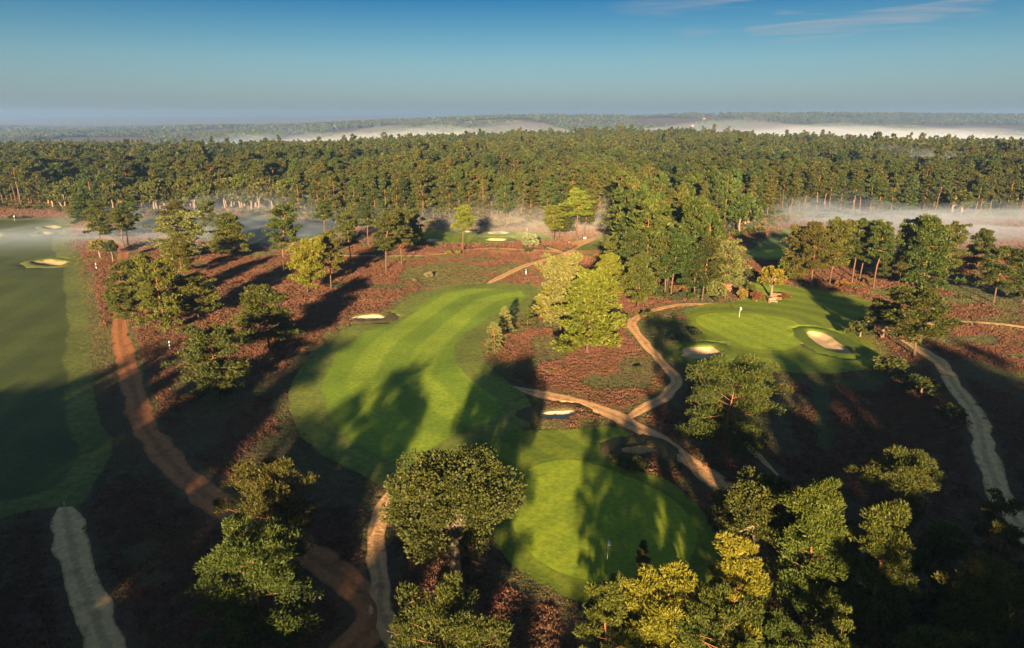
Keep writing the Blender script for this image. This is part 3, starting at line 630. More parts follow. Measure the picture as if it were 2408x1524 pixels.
MID = [  # u, v foot, v top, width, kind, material, name, label
    (1380, 830, 636, 150, 'full', 'pine_sunlit_tint', 'pine_tree', 'brilliant yellow-green pine standing in heather at the centre'),
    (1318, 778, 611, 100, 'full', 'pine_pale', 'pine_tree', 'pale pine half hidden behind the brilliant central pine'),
    (1296, 768, 664, 70, 'full', 'pine_sunlit_tint', 'pine_tree', 'low pine crown tucked at the left foot of the central pines'),
    (1164, 832, 757, 58, 'cone', 'pine_pale', 'pine_tree', 'nearest of three young pines on the right edge of the central fairway'),
    (1189, 783, 719, 44, 'cone', 'pine_pale', 'pine_tree', 'middle of three young pines on the right edge of the central fairway'),
    (1241, 775, 722, 44, 'cone', 'pine', 'pine_tree', 'right-hand of three young pines beside the central fairway'),
    (1500, 725, 598, 80, 'full', 'pine', 'pine_tree', 'single rounded pine in front of the clump where the sandy paths fork'),
    (1563, 700, 560, 72, 'tall', 'pine', 'pine_tree', 'left of the two close orange trunks at the clump front above the right green'),
    (1577, 702, 548, 76, 'tall', 'pine', 'pine_tree', 'right of the two close orange trunks at the clump front above the right green'),
    (1632, 702, 578, 66, 'mid', 'pine', 'pine_tree', 'thin-stemmed pine third from the right at the clump front'),
    (1651, 705, 554, 78, 'mid', 'pine', 'pine_tree', 'tall pine second from the right at the clump front, pale bush at its foot'),
    (1705, 703, 568, 78, 'mid', 'pine_pale', 'pine_tree', 'rightmost pine of the clump above the right green, beside the timber steps'),
    (1432, 700, 596, 78, 'full', 'pine_sunlit_tint', 'pine_tree', 'sunlit pine at the left foot of the clump, behind the central pine'),
    (1445, 655, 560, 64, 'full', 'pine', 'pine_tree', 'sunlit pine halfway up the left flank of the clump by the thin path'),
    (1462, 625, 518, 56, 'mid', 'pine', 'pine_tree', 'sunlit pine at the top of the clump left flank near the sandy clearing'),
    (1490, 690, 556, 70, 'full', 'pine', 'pine_tree', 'bronze-green pine inside the clump behind the fork of the paths'),
    (1813, 700, 621, 64, 'broad', 'lime', 'lime_tree', 'small yellow-green broadleaf tree beside the wooden bench'),
    (1870, 664, 545, 62, 'full', 'pine', 'pine_tree', 'dark leftmost pine of the row behind the right green'),
    (1907, 673, 522, 78, 'mid', 'pine', 'pine_tree', 'second pine from the left in the row behind the right green'),
    (1950, 671, 519, 70, 'mid', 'pine', 'pine_tree', 'third pine from the left in the row behind the right green'),
    (2003, 666, 516, 62, 'tall', 'pine', 'pine_tree', 'bare-trunked pine left of the pair in the row behind the right green'),
    (2020, 662, 522, 50, 'tall', 'pine', 'pine_tree', 'bare-trunked pine right of the pair in the row behind the right green'),
    (2054, 679, 523, 66, 'tall', 'pine', 'pine_tree', 'leaning bare-trunked pine at the middle of the row behind the right green'),
    (2130, 668, 520, 70, 'full', 'pine', 'pine_tree', 'dark pine close behind the widest pine of the right-hand row'),
    (2168, 684, 513, 110, 'full', 'pine', 'pine_tree', 'widest and tallest pine of the row behind the right green'),
    (2217, 681, 530, 66, 'mid', 'pine', 'pine_tree', 'pine at the right shoulder of the widest pine of the row'),
    (2292, 655, 542, 60, 'full', 'pine', 'pine_tree', 'dark slanting pine standing against the mist on the right'),
    (2336, 712, 588, 84, 'mid', 'pine', 'pine_tree', 'shaded pine with bare lower trunk near the right picture edge'),
    (2404, 715, 566, 70, 'full', 'pine', 'pine_tree', 'dark pine cut by the right picture edge'),
    (2078, 670, 590, 30, 'mid', 'pine', 'pine_tree', 'small thin pine under the middle of the right-hand row'),
    (2112, 680, 600, 26, 'tall', 'pine', 'pine_tree', 'slender bare stem left of the widest pine of the row'),
    (2150, 838, 688, 132, 'mid', 'pine', 'pine_tree', 'dark layered pine standing where the right-hand tracks meet'),
    (2073, 795, 698, 92, 'broad', 'broad', 'thorn_tree', 'round dull-leaved thorn tree left of the dark layered pine'),
    (519, 938, 779, 122, 'full', 'oak', 'pine_tree', 'round-headed pine with forked pale trunk in the left heather'),
    (634, 824, 674, 128, 'full', 'pine', 'pine_tree', 'broad green pine on the left heather nearest the fairway'),
    (298, 771, 690, 60, 'mid', 'pine', 'pine_tree', 'thin pine where the red track bends out of sight'),
    (314, 745, 612, 92, 'mid', 'pine', 'pine_tree', 'flat-topped pine with orange limbs at the left of the dark clump'),
    (389, 781, 618, 88, 'full', 'pine', 'pine_tree', 'tall dark pine at the middle of the left clump'),
    (355, 735, 598, 50, 'full', 'pine', 'pine_tree', 'dark pine top rising behind the left clump'),
    (468, 752, 650, 96, 'full', 'pine', 'pine_tree', 'spreading dark pine at the right of the left clump'),
    (429, 655, 552, 62, 'mid', 'pine', 'pine_tree', 'bare-trunked pine behind the dark left clump'),
    (424, 612, 512, 104, 'full', 'pine_pale', 'pine_tree', 'wide pale pine dimmed by the mist bank'),
    (418, 560, 472, 60, 'tall', 'pine', 'pine_tree', 'tall pine crown rising out of the mist above the wide pale pine'),
    (489, 564, 473, 40, 'tall', 'pine', 'pine_tree', 'slim long-stemmed pine right of the mist bank'),
    (547, 604, 501, 84, 'full', 'pine', 'pine_tree', 'broad dark pine at the edge of the left heather ridge'),
    (668, 649, 486, 66, 'tall', 'pine', 'pine_tree', 'tallest lone pine with open crown on the left heather'),
    (764, 557, 470, 46, 'tall', 'pine', 'pine_tree', 'lit bare-stemmed pine in front of the wood left of centre'),
    (723, 690, 572, 78, 'full', 'pine_sunlit_tint', 'pine_tree', 'bright bushy pine left of a pair on the heather'),
    (779, 678, 542, 54, 'tall', 'pine', 'pine_tree', 'dark-crowned bare-stemmed pine right of a pair on the heather'),
    (827, 629, 494, 56, 'tall', 'pine', 'pine_tree', 'pale-stemmed pine leftmost of the four on the central heather'),
    (867, 577, 480, 44, 'tall', 'pine', 'pine_tree', 'slighter pine standing behind the four on the central heather'),
    (908, 636, 501, 66, 'tall', 'pine', 'pine_tree', 'nearest pine of the four on the central heather'),
    (945, 624, 490, 56, 'tall', 'pine', 'pine_tree', 'long-trunked pine rightmost of the four on the central heather'),
    (969, 583, 497, 56, 'full', 'pine', 'pine_tree', 'dark shaded pine right behind the four on the central heather'),
    (1089, 590, 483, 52, 'tall', 'pine_sunlit_tint', 'pine_tree', 'lone sunlit pine in front of the far green'),
    (1301, 572, 482, 48, 'tall', 'pine_sunlit_tint', 'pine_tree', 'leftmost sunlit pine by the sandy clearing'),
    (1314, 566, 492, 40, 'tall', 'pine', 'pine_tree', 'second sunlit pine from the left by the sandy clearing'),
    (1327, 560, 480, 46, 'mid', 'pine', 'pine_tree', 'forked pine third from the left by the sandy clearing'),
    (1357, 566, 443, 64, 'tall', 'pine_sunlit_tint', 'pine_tree', 'tallest sunlit pine overhanging the sandy clearing'),
    (1375, 561, 446, 50, 'tall', 'pine', 'pine_tree', 'slanting pine right of the tallest one by the sandy clearing'),
    (209, 559, 456, 58, 'tall', 'pine', 'pine_tree', 'leftmost tall pine of the misty left group'),
    (237, 574, 478, 60, 'mid', 'pine', 'pine_tree', 'second pine of the misty left group, mist at its foot'),
    (292, 583, 492, 52, 'tall', 'pine', 'pine_tree', 'thin-stemmed pine left of the pair at the right of the misty left group'),
    (302, 580, 478, 54, 'tall', 'pine', 'pine_tree', 'thin-stemmed pine right of the pair at the right of the misty left group'),
    (190, 530, 455, 50, 'mid', 'pine', 'pine_tree', 'dark pine at the wood edge behind the misty left group'),
    (236, 606, 560, 46, 'broad', 'pine_pale', 'birch_tree', 'low pale bushy tree below the misty left group'),
    (266, 616, 560, 30, 'broad', 'broad', 'birch_tree', 'small multi-stemmed tree beside the low pale bushy tree'),
    (1246, 584, 549, 52, 'bush', 'pale', 'willow_bush', 'large whitish round willow bush in front of the far green'),
]
for i, (u, vb, vt, wpx, kd, mk, nm, label) in enumerate(MID):
    x, y = spot(u, vb); h = hgt(u, vb, vt); r = wpx * px_m((x, y), h * .6) / 2 * 1.04
    grp = 'pines standing over the heath' if nm == 'pine_tree' else None
    plant('pine_tree', PM[kd][i % len(PM[kd])], x, y, h, r, random.uniform(0, 6.28), label, grp, 'bush' if nm == 'willow_bush' else 'tree', M[mk], nm)

BUSH = [  # u, v foot, width px, height px, material, label
    (1744, 706, 30, 33, 'rust', 'rusty clipped shrub left of the bench by the timber steps'),
    (1765, 692, 28, 24, 'broad', 'green clipped shrub at the back of the three by the bench'),
    (1779, 710, 38, 30, 'rust', 'rusty clipped shrub nearest the bench on the left'),
    (1801, 707, 18, 15, 'broad', 'small green shrub against the bench'),
    (1682, 702, 60, 42, 'pine_pale', 'pale spiky juniper between the clump trunks'),
    (1840, 702, 36, 14, 'rust', 'low brown shrub right of the bench sleepers'),
    (2022, 792, 70, 42, 'oak', 'dark gorse mound below the round thorn tree'),
    (2090, 880, 90, 42, 'oak', 'dark gorse below the layered pine left of the right track'),
    (2165, 930, 110, 48, 'oak', 'wide dark gorse mass along the left of the right track'),
    (2235, 985, 60, 36, 'oak', 'dark gorse clump halfway down the right track'),
    (1850, 660, 54, 55, 'pine', 'low spreading juniper left of the right-hand pine row'),
    (1765, 665, 50, 34, 'spruce', 'dark green bush above the grass bank left of the lime tree'),
    (1600, 694, 60, 26, 'rust', 'brown bracken under the trunks at the clump front'),
    (1670, 695, 44, 24, 'rust', 'brown bracken between the rightmost clump trunks'),
    (1985, 676, 44, 18, 'rust', 'rusty bracken under the pair of bare trunks'),
    (2045, 668, 30, 16, 'rust', 'rusty bracken beside the leaning bare trunk'),
    (1008, 652, 26, 13, 'pale', 'pale grey-green gorse in the central heather'),
    (975, 662, 12, 7, 'pale', 'tiny pale gorse left of the pale grey-green gorse'),
    (1055, 600, 18, 12, 'lime', 'left of two yellow-green gorse bushes by the thin far path'),
    (1078, 598, 15, 10, 'lime', 'right of two yellow-green gorse bushes by the thin far path'),
    (1243, 595, 20, 14, 'broad', 'scrubby willow below the large whitish bush'),
    (1525, 746, 40, 16, 'broad', 'low green scrub at the fork of the sandy path'),
    (1470, 752, 26, 14, 'broad', 'low yellowish scrub between fork and central pine'),
    (1445, 775, 60, 46, 'pine_sunlit_tint', 'bright bushy young growth at the right foot of the central pine'),
    (1485, 1095, 90, 26, 'broad', 'dark scrub on the mound between the near green and the brown bunker'),
    (1585, 1350, 50, 26, 'oak', 'dark bush beside the small pointed conifer'),
    (1500, 870, 24, 12, 'broad', 'small green tussock right of the sandy path bend'),
    (1585, 800, 34, 16, 'spruce', 'dark scrub in the rough left of the right green'),
    (1635, 788, 40, 15, 'spruce', 'dark scrub above the bunker left of the right green'),
    (30, 516, 22, 12, 'spruce', 'dark bush behind the top of the left fairway'),
    (55, 515, 16, 10, 'spruce', 'smaller dark bush behind the top of the left fairway'),
]
for i, (u, vb, wpx, hpx, mk, label) in enumerate(BUSH):
    x, y = spot(u, vb); h = hgt(u, vb, vb - hpx); r = wpx * px_m((x, y)) / 2
    plant('bush', PM['bush'][i % 3], x, y, h, r, random.uniform(0, 6.28), label, 'bushes on the heath', 'bush', M[mk], 'bush', sink=.1)

# ================================================================== the wood
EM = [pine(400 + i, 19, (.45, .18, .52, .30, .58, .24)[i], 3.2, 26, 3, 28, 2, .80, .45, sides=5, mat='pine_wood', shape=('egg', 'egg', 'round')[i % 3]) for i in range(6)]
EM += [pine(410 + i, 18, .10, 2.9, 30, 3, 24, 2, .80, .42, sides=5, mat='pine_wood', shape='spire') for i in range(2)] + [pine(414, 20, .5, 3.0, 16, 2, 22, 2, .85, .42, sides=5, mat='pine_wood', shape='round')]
EB = [broadleaf(420 + i, 15, 4.6, 30, 26, 2, .95, 'broad', .15, 5) for i in range(3)]
EDGE = np.array([ground(*p) for p in ((-500, 478), (0, 480), (60, 487), (130, 493), (200, 499), (320, 505), (420, 501), (520, 501), (640, 499), (740, 514), (800, 520), (870, 529), (960, 533), (1060, 530), (1150, 532), (1250, 533), (1330, 533), (1400, 528), (1446, 520), (1452, 545), (1455, 590), (1450, 640), (1470, 690), (1530, 700), (1600, 693), (1680, 690), (1668, 640), (1650, 600), (1665, 565), (1745, 553), (1790, 528), (1845, 517), (1900, 511), (2100, 510), (2408, 510), (2900, 508))])
WOOD = np.concatenate([EDGE, [(1500, 1260), (-1500, 1260)]])
def jgrid(x0, x1, y0, y1, s):
    a, b = np.meshgrid(np.arange(x0, x1, s), np.arange(y0, y1, s)); a = a.ravel(); b = b.ravel()
    return a + rng.uniform(-.42, .42, a.size) * s, b + rng.uniform(-.42, .42, b.size) * s
WX = []; WY = []
for y0, y1, s in ((120, 420, 5.0), (420, 620, 5.6), (620, 880, 6.4), (880, 1260, 7.6)):
    a, b = jgrid(-1.0 * y1, 1.0 * y1, y0, y1, s); m = inside(WOOD, a, b) & (np.abs(a) < b * .86 + 30); WX.append(a[m]); WY.append(b[m])
WX = np.concatenate(WX); WY = np.concatenate(WY)
de = dist_line(EDGE, WX, WY, False)
rx = WX / (WY * ct + CAM_Z * st) * FPX + CX                                  # place across the sheet
# species: pine plantation mostly; broadleaves behind the front rows left of centre
sp = vnoise(WX, WY, 60) * .6 + vnoise(WX + 300, WY, 23) * .4
isb = (sp > .60) & (WY < 620) & (rx < 1500) & (de > 8) | (sp > .68)
vis = (rx > -60) & (rx < 2470)
score = np.where(vis, de + np.maximum(0, WY - 300) * .05 + (WY > 480) * 50, 1e9)
pi = np.where(~isb)[0]; pick = pi[np.argsort(score[pi])[:300]]
bi = np.where(isb)[0]; bpick = bi[np.argsort(score[bi])[:60]]
bpick = bpick[score[bpick] < 1e8]
BINS = ((60, 'at the far left picture edge behind the left fairway'), (170, 'behind the dark bushes at the top of the left fairway'), (270, 'behind the misty left group of pines'),
        (350, 'right behind the thin-stemmed pair of the misty left group'), (455, 'behind the wide pale pine in the mist'), (520, 'behind the slim long-stemmed pine'), (610, 'behind the broad dark pine on the left ridge'),
        (710, 'behind the tallest lone pine on the left heather'), (800, 'behind the lit bare-stemmed pine left of centre'), (890, 'behind the left of the four heather pines'), (1000, 'behind the right of the four heather pines'),
        (1060, 'behind the small bunker left of the far green'), (1130, 'behind the lone sunlit pine at the far green'), (1200, 'behind the back bunker of the far green'), (1285, 'behind the flag of the far green'),
        (1345, 'behind the forked pine of the sandy clearing'), (1400, 'behind the tallest pine of the sandy clearing'), (1480, 'at the far end of the sandy clearing'), (1640, 'between the sandy clearing and the clump'),
        (1760, 'right of the wedge-shaped clump'), (1850, 'above the lime tree by the bench'), (1950, 'above the left of the right-hand pine row'), (2060, 'above the bare-trunked pair of the right-hand row'),
        (2160, 'above the widest pine of the right-hand row'), (2260, 'over the mist right of the widest pine'), (2340, 'over the mist left of the shaded edge pine'), (9999, 'at the far right picture edge over the mist'))
def section(u, y, d):
    if y < 255:
        part = 'left flank of the clump' if u < 1500 else ('middle of the clump' if u < 1600 else 'right flank of the clump')
        deep = 'near the front' if y < 185 else ('halfway back' if y < 220 else 'at the back')
        return 'sunlit pine packed in the %s, %s' % (part, deep), 'pines of the clump, %s, %s' % (part, deep)
    w_ = [t_ for lim, t_ in BINS if u < lim][0]
    row = 'wood-edge pine' if d < 5 else 'pine inside the wood edge'
    return '%s %s' % (row, w_), '%s %s' % (row, w_)
for i in pick:
    lab, grp = section(rx[i], WY[i], de[i]); h = rng.uniform(15, 22)
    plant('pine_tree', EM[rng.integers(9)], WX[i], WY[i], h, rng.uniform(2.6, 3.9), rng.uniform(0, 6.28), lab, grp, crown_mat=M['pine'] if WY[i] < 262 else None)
for i in bpick:
    w_ = [t_ for lim, t_ in BINS if rx[i] < lim][0]
    plant('broadleaf_tree', EB[rng.integers(3)], WX[i], WY[i], rng.uniform(11, 15.5), rng.uniform(3.6, 5.2), rng.uniform(0, 6.28),
          'rounded broadleaf in the wood %s' % w_, 'rounded broadleaf in the wood %s' % w_, crown_mat=M['broad'])
# golden tree and the dark skyline conifers
for u, v, vt, wpx, kd, mk, label in ((1234, 470, 406, 56, 'b', 'gold', 'golden autumn tree rising above the wood behind the far green'),):
    p = ground(u, 505); h = top_z(p[1], vt) - float(height(*p)); r = wpx * px_m(p, 15) / 2
    plant('broadleaf_tree', EB[0], p[0], p[1], h, r, 1.0, label, None, 'tree', M['gold'])
SP = [pine(450 + i, 26, .04, 4.6, 34, 2, 16, 2, 1.3, .45, sides=5, shape='cone', mat='spruce') for i in range(2)]
for u, vt, wpx, yy, label in ((1678, 291, 24, 930, 'tallest dark redwood on the skyline right of centre'), (1734, 305, 19, 930, 'second dark conifer on the skyline, right of the tallest redwood'),
        (1850, 304, 24, 900, 'broad dark conifer on the skyline above the right green'), (1931, 304, 24, 880, 'pointed dark fir on the skyline, rightmost of the big conifers'),
        (1762, 312, 26, 910, 'shorter spreading fir between the second and third skyline conifers'), (1634, 309, 20, 940, 'small fir on the skyline left of the tallest redwood'),
        (654, 315, 20, 900, 'dark fir standing out of the wood on the left skyline'), (1883, 312, 22, 900, 'ragged dark fir just right of the broad skyline conifer')):
    k = (yy * ct + 25 * st) / FPX; xx = (u - CX) * k; h = top_z(yy, vt) - float(height(xx, yy))
    plant('conifer_tree', SP[int(u) % 2], xx, yy, h, wpx * k / 2, u, label, 'dark conifers on the skyline', 'tree', M['spruce'])

# everything else in the wood: one mass, instanced
LIB = bpy.data.collections.new('instance_sources')                          # not linked to the scene
def lib(name, parts):
    """joins a trunk and a crown into one source mesh"""
    Vs = []; Fs = []; mi = []; tint = []; hf = []; off = 0; mats = []
    for k, me in enumerate(parts):
        n = len(me.vertices); co = np.empty(n * 3, np.float32); me.vertices.foreach_get('co', co); Vs.append(co.reshape(-1, 3))
        f = np.empty(len(me.loops), np.int32); me.loops.foreach_get('vertex_index', f); Fs.append(f.reshape(-1, 4) + off); off += n
        mi.append(np.full(len(me.polygons), k)); mats.append(me.materials[0])
        for key, lst in (('tint', tint), ('hf', hf)):
            d = np.zeros(n, np.float32)
            if key in me.attributes: me.attributes[key].data.foreach_get('value', d)
            lst.append(d)
    me = mesh(name, np.concatenate(Vs), np.concatenate(Fs), False, {'tint': np.concatenate(tint), 'hf': np.concatenate(hf)})
    for m_ in mats: me.materials.append(m_)
    me.polygons.foreach_set('material_index', np.concatenate(mi).astype(np.int32))
    o = bpy.data.objects.new(name, me); return o
def scatter(name, P, idx, rot, scl, sources):
    """one object: points that carry instances of the given source objects"""
    c = bpy.data.collections.new(name + '_sources')
    for i, s in enumerate(sources): s.name = '%03d_%s' % (i, s.name); c.objects.link(s)
    me = bpy.data.meshes.new(name); me.vertices.add(len(P)); me.vertices.foreach_set('co', np.asarray(P, np.float32).ravel())
    a = me.attributes.new('pick', 'INT', 'POINT'); a.data.foreach_set('value', np.asarray(idx, np.int32))
    a = me.attributes.new('rot', 'FLOAT_VECTOR', 'POINT'); a.data.foreach_set('vector', np.asarray(rot, np.float32).ravel())
    a = me.attributes.new('scl', 'FLOAT_VECTOR', 'POINT'); a.data.foreach_set('vector', np.asarray(scl, np.float32).ravel())
    o = link(name, me); g = bpy.data.node_groups.new(name, 'GeometryNodeTree')
    g.interface.new_socket('Geometry', in_out='INPUT', socket_type='NodeSocketGeometry'); g.interface.new_socket('Geometry', in_out='OUTPUT', socket_type='NodeSocketGeometry')
    gi = g.nodes.new('NodeGroupInput'); go = g.nodes.new('NodeGroupOutput')
    ip = g.nodes.new('GeometryNodeInstanceOnPoints'); ci = g.nodes.new('GeometryNodeCollectionInfo'); ci.inputs[0].default_value = c
    ci.inputs['Separate Children'].default_value = True; ci.inputs['Reset Children'].default_value = True
    def att(nm, ty): n = g.nodes.new('GeometryNodeInputNamedAttribute'); n.data_type = ty; n.inputs[0].default_value = nm; return n.outputs[0]
    g.links.new(gi.outputs[0], ip.inputs['Points']); g.links.new(ci.outputs[0], ip.inputs['Instance']); ip.inputs['Pick Instance'].default_value = True
    g.links.new(att('pick', 'INT'), ip.inputs['Instance Index']); g.links.new(att('scl', 'FLOAT_VECTOR'), ip.inputs['Scale'])
    er = g.nodes.new('FunctionNodeEulerToRotation'); g.links.new(att('rot', 'FLOAT_VECTOR'), er.inputs[0]); g.links.new(er.outputs[0], ip.inputs['Rotation'])
    g.links.new(ip.outputs[0], go.inputs[0]); md = o.modifiers.new('scatter', 'NODES'); md.node_group = g
    return o
def rz(n): return np.column_stack([np.zeros(n), np.zeros(n), rng.uniform(0, 6.28, n)])
FP = [pine(470 + i, 19, .30, 3.4, 18, 2, 13, 2, 1.30, .5, sides=3, mat='pine_wood', shape=('egg', 'spire', 'egg', 'round')[i], branch=False) for i in range(4)]
FB = [broadleaf(480 + i, 15, 4.6, 16, 14, 2, 1.5, 'broad', .12, 3, branch=False) for i in range(2)]
rest = (vnoise(WX + 500, WY, 17) > .13) & (rng.random(len(WX)) > .05); rest[pick] = False; rest[bpick] = False
ri = np.where(rest)[0]; nr = len(ri); near = (WY[ri] < 420)
k = np.where(near, rng.integers(0, 9, nr), 12 + rng.integers(0, 4, nr)); k = np.where(isb[ri], np.where(near, 9 + rng.integers(0, 3, nr), 16 + rng.integers(0, 2, nr)), k)
src = [lib('pine', m_[:2]) for m_ in EM] + [lib('broad', m_[:2]) for m_ in EB] + [lib('pine', m_[:2]) for m_ in FP] + [lib('broad', m_[:2]) for m_ in FB]
s_ = rng.uniform(.55, 1.03, nr) * (.78 + .42 * vnoise(WX[ri], WY[ri], 45)) * np.where(rng.random(nr) < .05, 1.22, 1); sx = rng.uniform(.78, 1.22, nr) * (.8 + .3 * (s_ > .8)); s_ = s_ * 1.08
o = scatter('wood', np.column_stack([WX[ri], WY[ri], height(WX[ri], WY[ri]) - .1]), k, rz(nr), np.column_stack([sx, sx, s_]), src)
tag(o, 'dense pine wood stretching back to the skyline', 'wood', kind='stuff')

# bracken and saplings under the edge of the wood
ea = EDGE[:-1] ; t_ = rng.random(3200); seg = rng.choice(len(EDGE) - 1, 3200, p=np.linalg.norm(np.diff(EDGE, axis=0), axis=1) / np.linalg.norm(np.diff(EDGE, axis=0), axis=1).sum())
UP = EDGE[seg] + (EDGE[seg + 1] - EDGE[seg]) * t_[:, None] + np.column_stack([rng.normal(0, 3, 3200), rng.normal(2.5, 4, 3200)])
UP = UP[(np.abs(UP[:, 0]) < UP[:, 1] * .84) & (dist_line(np.concatenate(PL[5:10]), UP[:, 0], UP[:, 1], False) > 2)]
for kx in ('left_fairway', 'far_strip', 'far_green_surround', 'misty_surround', 'right_surround', 'corridor_grass'): UP = UP[~inside(AREAS[kx], UP[:, 0], UP[:, 1])]
n = len(UP); s_ = rng.uniform(.35, 1.0, n)
ub = []
for i, mk in enumerate(('rust', 'broad', 'spruce')):
    q = broadleaf(430 + i, 2.6, 1.7, 12, 16, 2, .6, mk, cb=.02, branch=False); ub.append(lib('undergrowth', q[:2]))
o = scatter('undergrowth', np.column_stack([UP, height(UP[:, 0], UP[:, 1]) - .1]), rng.integers(0, 3, n), rz(n), np.column_stack([s_ * 1.1, s_ * 1.1, s_]), ub)
tag(o, 'bracken and saplings under the edge of the wood', 'undergrowth', kind='stuff')

# unseen woods behind the viewpoint, heights and gap set to shade the lower corners
a, b = jgrid(-230, 230, -150, 84, 6.5)
ax = a - np.tan(SUN_AZ) * (b - 10)
gap = (np.abs(ax + 1 - 3 * np.sin(b * .05)) < 12) & (vnoise(a, b, 9) > .2)
half = (b * ct + 10) * .80 + 9
low = gap & (b > -8) & (b < 14)
m = (~gap | low) & ((b < 14 - vnoise(a, b, 14) * 6) | (np.abs(a) > half) & (b < np.where(a < 0, 62, 40) - 30 * vnoise(a, b, 30)) & (np.abs(a) < half + 45)); a, b, ax, low = a[m], b[m], ax[m], low[m]; n = len(a)
s_ = rng.uniform(.80, 1.1, n) * np.where(low, .52, 1.0) * np.where(b > 14, .9, np.where(ax < -62, .95, np.where(ax < -30, .76, np.where(ax > 21, .92, np.where(ax < -11, .78, np.where(ax > 8, .45, .66))))))
a_, b_ = jgrid(-22, 18, -10, 12, 4.2); a = np.concatenate([a, a_]); b = np.concatenate([b, b_]); s_ = np.concatenate([s_, rng.uniform(.38, .5, len(a_))]); n = len(a)     # low unseen pines added in the gap to shade the near ground
o = scatter('unseen_shade_wood', np.column_stack([a, b, height(a, b) - .1]), rng.integers(0, 9, n), rz(n), np.column_stack([s_ * 1.4, s_ * 1.4, s_]), [lib('pine', m_[:2]) for m_ in EM])
tag(o, 'unseen pine wood behind the viewpoint, shaped for its shade', 'wood', kind='stuff')

# pale fields on the far hills
FIELDS = []
for u, v, a, b, rt in ((1145, 286, 150, 70, .1), (760, 288, 120, 50, -.2), (1360, 290, 90, 40, .2), (2130, 288, 120, 40, 0.0), (30, 300, 120, 40, .1)):
    cx_, cy_ = far_hit(u, v, 2300, 2.0); th = np.arange(18) * 2 * math.pi / 18
    P = cat(np.column_stack([cx_ + a * np.cos(th) * (1 + .2 * np.sin(3 * th + u)), cy_ + b * np.sin(th) * (1 + .2 * np.cos(2 * th + u)) + rt * a * np.cos(th)]), 20); FIELDS.append(P)
    sheet('field', P, 22, .9, M['field'])
# far woods on the hills
g = np.random.default_rng(77)
def blob(seed):
    q = np.random.default_rng(seed); C = unit(q.normal(size=(9, 3))) * np.array([2.6, 2.6, 3]) * .62 + np.array([0, 0, 6.5])
    W = unit(q.normal(size=(9, 12, 3))); P = C[:, None, :] + W * 2.1; V, F, ti = leaves(P.reshape(-1, 3), W.reshape(-1, 3), 3.0, .8, 1, q)
    return mesh('far_tree', V, F, False, {'tint': ti}, M['far'])
def bobj(i): return bpy.data.objects.new('far_tree', blob(500 + i))
FX = []; FY = []
for y0, y1, s in ((1260, 1800, 13), (1800, 2800, 15), (2800, 4800, 22)):
    a, b = jgrid(-.95 * y1, .95 * y1, y0, y1, s); keep = (np.abs(a) < b * .84) & (vnoise(a, b, 330) * .65 + vnoise(a + 50, b, 120) * .35 > np.where(b < 1700, .38, .40)); FX.append(a[keep]); FY.append(b[keep])
FX = np.concatenate(FX); FY = np.concatenate(FY); kf = np.ones(len(FX), bool)
for P in FIELDS: kf &= ~inside(P, FX, FY)
FX, FY = FX[kf], FY[kf]; n = len(FX); s_ = g.uniform(.8, 1.35, n) * np.where(FY > 2800, 1.35, 1.1)
o = scatter('far_woods', np.column_stack([FX, FY, height(FX, FY) - .5]), g.integers(0, 4, n), rz(n), np.column_stack([s_ * 1.25, s_ * 1.25, s_]), [bobj(i) for i in range(4)])
tag(o, 'far woods on the low hills along the horizon', 'wood', kind='stuff')

# ================================================================== heather and rough grass
def clump(seed, n, rad, hh, size, wid, mk, up=.9):
    q = np.random.default_rng(seed); r = rad * np.sqrt(q.random(n)); th = q.uniform(0, 6.28, n)
    P = np.column_stack([r * np.cos(th), r * np.sin(th), hh * (1 - (r / rad) ** 2) * q.uniform(.5, 1, n)])
    Nv = unit(np.column_stack([np.cos(th) * r / rad, np.sin(th) * r / rad, np.full(n, up)]))
    V, F, ti = leaves(P, Nv, size, wid, 1, q, 1.6); return mesh('clump', V, F, False, {'tint': ti}, M[mk])
a1, b1 = jgrid(-150, 150, 34, 130, .60); a2, b2 = jgrid(-225, 225, 130, 215, .85); a3, b3 = jgrid(-310, 310, 215, 310, 1.4)
HX = np.concatenate([a1, a2, a3]); HY = np.concatenate([b1, b2, b3]); bigm = np.concatenate([np.full(len(a1), .74), np.full(len(a2), 1.0), np.full(len(a3), 1.6)])
m = np.abs(HX) < HY * .95 + 26; HX, HY, bigm = HX[m], HY[m], bigm[m]
mown = np.zeros(len(HX), bool); edge = np.full(len(HX), 1e9)
for kx, P in AREAS.items():
    if kx == 'right_rough': continue
    mown |= inside(P, HX, HY); edge = np.minimum(edge, near_dist(P[::3], HX, HY, 4, True))
mown |= inside(SANDY, HX, HY)
for P in BP: mown |= inside(P, HX, HY); mown |= near_dist(P[::2], HX, HY, 2, True) < .35
pth = np.zeros(len(HX), bool); pe = np.full(len(HX), 1e9)
for (pts, wd, mk, lift), P in zip(PATHS, PL):
    d = near_dist(P[::2], HX, HY, 5, False); pth |= d < wd * .46; pe = np.minimum(pe, d - wd / 2)
free = ~mown & ~pth
rough = inside(AREAS['right_rough'], HX, HY)
gn = vnoise(HX, HY, 11) * .55 + vnoise(HX + 200, HY, 4) * .45
big_n = vnoise(HX + 70, HY, 26) * .6 + vnoise(HX, HY + 40, 7) * .4
grassy = free & (rough & (gn < .70) | (edge < 2.4) & (gn < .66) | (pe < .9) & (gn < .62) | (gn > .72) | (gn < .22) | (big_n > .70))
heath = free & ~grassy & (rng.random(len(HX)) < .93)
hi_ = np.where(heath)[0]; n = len(hi_); s_ = rng.uniform(.7, 1.3, n) * bigm[hi_]
tl = rng.normal(0, .12, (n, 2))
HZ = base_z(HX, HY); lipd = np.full(len(HX), 1e9)
